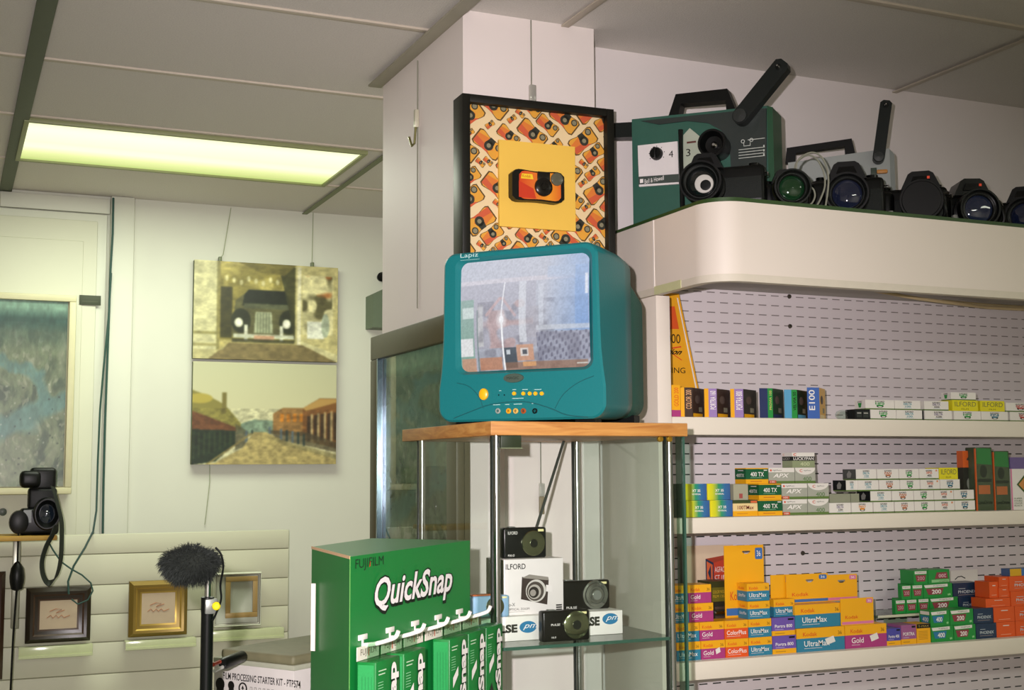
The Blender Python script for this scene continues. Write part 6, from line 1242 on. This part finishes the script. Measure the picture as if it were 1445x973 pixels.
spine(1031.5, 1049.5, 1068, 548.5, 'upright lilac spined film box, beside the navy and green one', [(.30, YK), (1, LIL)], mat('#3a3630', .4), 'PORTRA 800')
spine(1072.5, 1091, 1106, 547.5, 'upright navy and green film box standing on the top shelf', [(.62, mat('#232f5c', .4)), (1, GRN)], mat('#1f3a24', .4), 'PROVIA 100', mat('#c9c06a', .5))
spine(1107.5, 1125.5, 1140, 549.5, 'upright light blue and green film box on the top shelf', [(.56, mat('#5aa3c9', .4)), (1, GRN)], mat('#16281c', .4), 'VELVIA 50', TEXTK)
spine(1140, 1157, 1165, 546.5, 'upright blue film box with yellow right edge on the top shelf', [(1, mat('#3f66b0', .4))], mat('#e0b05a', .4), 'E100', TEXTW, two=mat('#e8d2a0', .4))
# leaning yellow card
YCD = 2.66; P_ = [on(940, 590, 1, YCD), on(995, 590, 1, YCD), on(958, 414, 1, YCD), on(940, 413, 1, YCD)]; o0 = P_[0].copy(); o0.z = S1; pts = [(0, 0), (P_[1].x-o0.x, 0), (P_[2].x-o0.x, P_[2].z-S1), (0, P_[3].z-S1)]
mb = MB(); mb.prism(pts, 0, .003, mat('#e6a41c', .45)); Fc_ = Face(o0, 0); V_ = lambda x, y: Fc_.uv(x, y)
mb.poly([V_(940, 432), V_(952, 432), V_(958, 464), V_(940, 464)], mat('#d8541e', .5)); e_ = [V_(955, 420), V_(956.5, 420), V_(990, 580), V_(988, 580)]; mb.poly([e_[0], e_[3], e_[2], e_[1]][::-1], WB); mb.text('2000', V_(934, 484)[0], V_(950, 484)[1], V_(960, 484)[0], V_(950, 471)[1], TEXTK)
mb.text('Action', V_(925, 500)[0], V_(950, 500)[1], V_(959, 500)[0], V_(950, 492)[1], TEXTK, -.0009, shear=.2, bold=.03); mb.poly([V_(948, 490), V_(961, 488), V_(961, 490), V_(948, 492)], RED, -.0007); mb.poly([V_(948, 499), V_(950, 499), V_(963, 508), V_(961, 508)], RED, -.0007); mb.text('PROCESSING', V_(900, 526)[0], V_(950, 526)[1], V_(967, 526)[0], V_(950, 518)[1], TEXTK)
tag(mb.build('promotion_card', loc=tuple(o0)), 'tall yellow leaning card with slanted edge at the left of the top shelf', 'card')
# crystal ball and white cartons
a = on(1189, 590, 1, Y2+.03); m = MB(); m.lathe([(.0, 0), (.010, .001), (.017, .007), (.018, .012), (.014, .020), (.006, .024), (0, .0245)], glass_mat((.85, .92, .88), 2.2, .03), None, 12); 
tag(m.build('clear_cap', loc=(a.x, a.y, S1+.0003)), 'small clear plastic dome glinting on the top shelf', 'dome')
H1 = .0245
def dk2(mb, w, h): mb.quad(w*.12, h*.2, w*.45, h*.8, mat('#2a302c', .5)); mb.quad(w*.55, h*.2, w*.9, h*.8, mat('#2a302c', .5)); mb.quad(w*.15, h*.6, w*.42, h*.66, WB, -.0008); mb.quad(w*.58, h*.6, w*.86, h*.66, WB, -.0008)
fb(S1, 0, H1, 1206, 1228, Y2, st_plain, 'black film box with fine white lettering at the left of the white row, top shelf', g1, extra=(DKX, dk2), depth=.035)
R1 = [(1228.5, 1264.5, 'hp5', 'bright green'), (1265, 1301.5, 'delta100', 'pale blue'), (1305, 1343.5, 'delta3200', 'purple-grey'), (1346, 1384, 'hp5', 'striped green'), (1384.5, 1422.5, 'fp4', 'dark teal'), (1425, 1462, 'red', 'red and black')]
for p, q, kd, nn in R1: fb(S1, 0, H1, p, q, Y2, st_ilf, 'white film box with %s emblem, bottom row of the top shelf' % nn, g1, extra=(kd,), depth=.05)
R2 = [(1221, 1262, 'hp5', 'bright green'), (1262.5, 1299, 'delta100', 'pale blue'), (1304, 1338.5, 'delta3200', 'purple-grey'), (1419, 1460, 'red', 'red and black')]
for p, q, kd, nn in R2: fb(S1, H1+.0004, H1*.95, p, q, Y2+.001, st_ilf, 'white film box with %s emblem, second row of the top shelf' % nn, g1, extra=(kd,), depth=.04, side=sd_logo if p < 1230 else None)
fb(S1, H1+.0004, H1*1.1, 1343.5, 1380, Y2, st_ilfy, 'left bright yellow film box on the top shelf', g1, depth=.05); fb(S1, H1+.0004, H1*1.1, 1383, 1417.5, Y2, st_ilfy, 'right bright yellow film box on the top shelf', g1, depth=.05)
fb(S1, 0, H1*.98, 1302, 1304.5, Y2+.004, st_plain, 'black strip standing for the dark gap between white boxes, top shelf', g1, extra=(DKX,), depth=.04)  # black strip put in for the shaded gap between the cartons
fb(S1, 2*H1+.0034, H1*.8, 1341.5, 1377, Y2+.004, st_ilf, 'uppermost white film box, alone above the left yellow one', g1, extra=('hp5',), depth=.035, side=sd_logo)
bpy.context.view_layer.update()
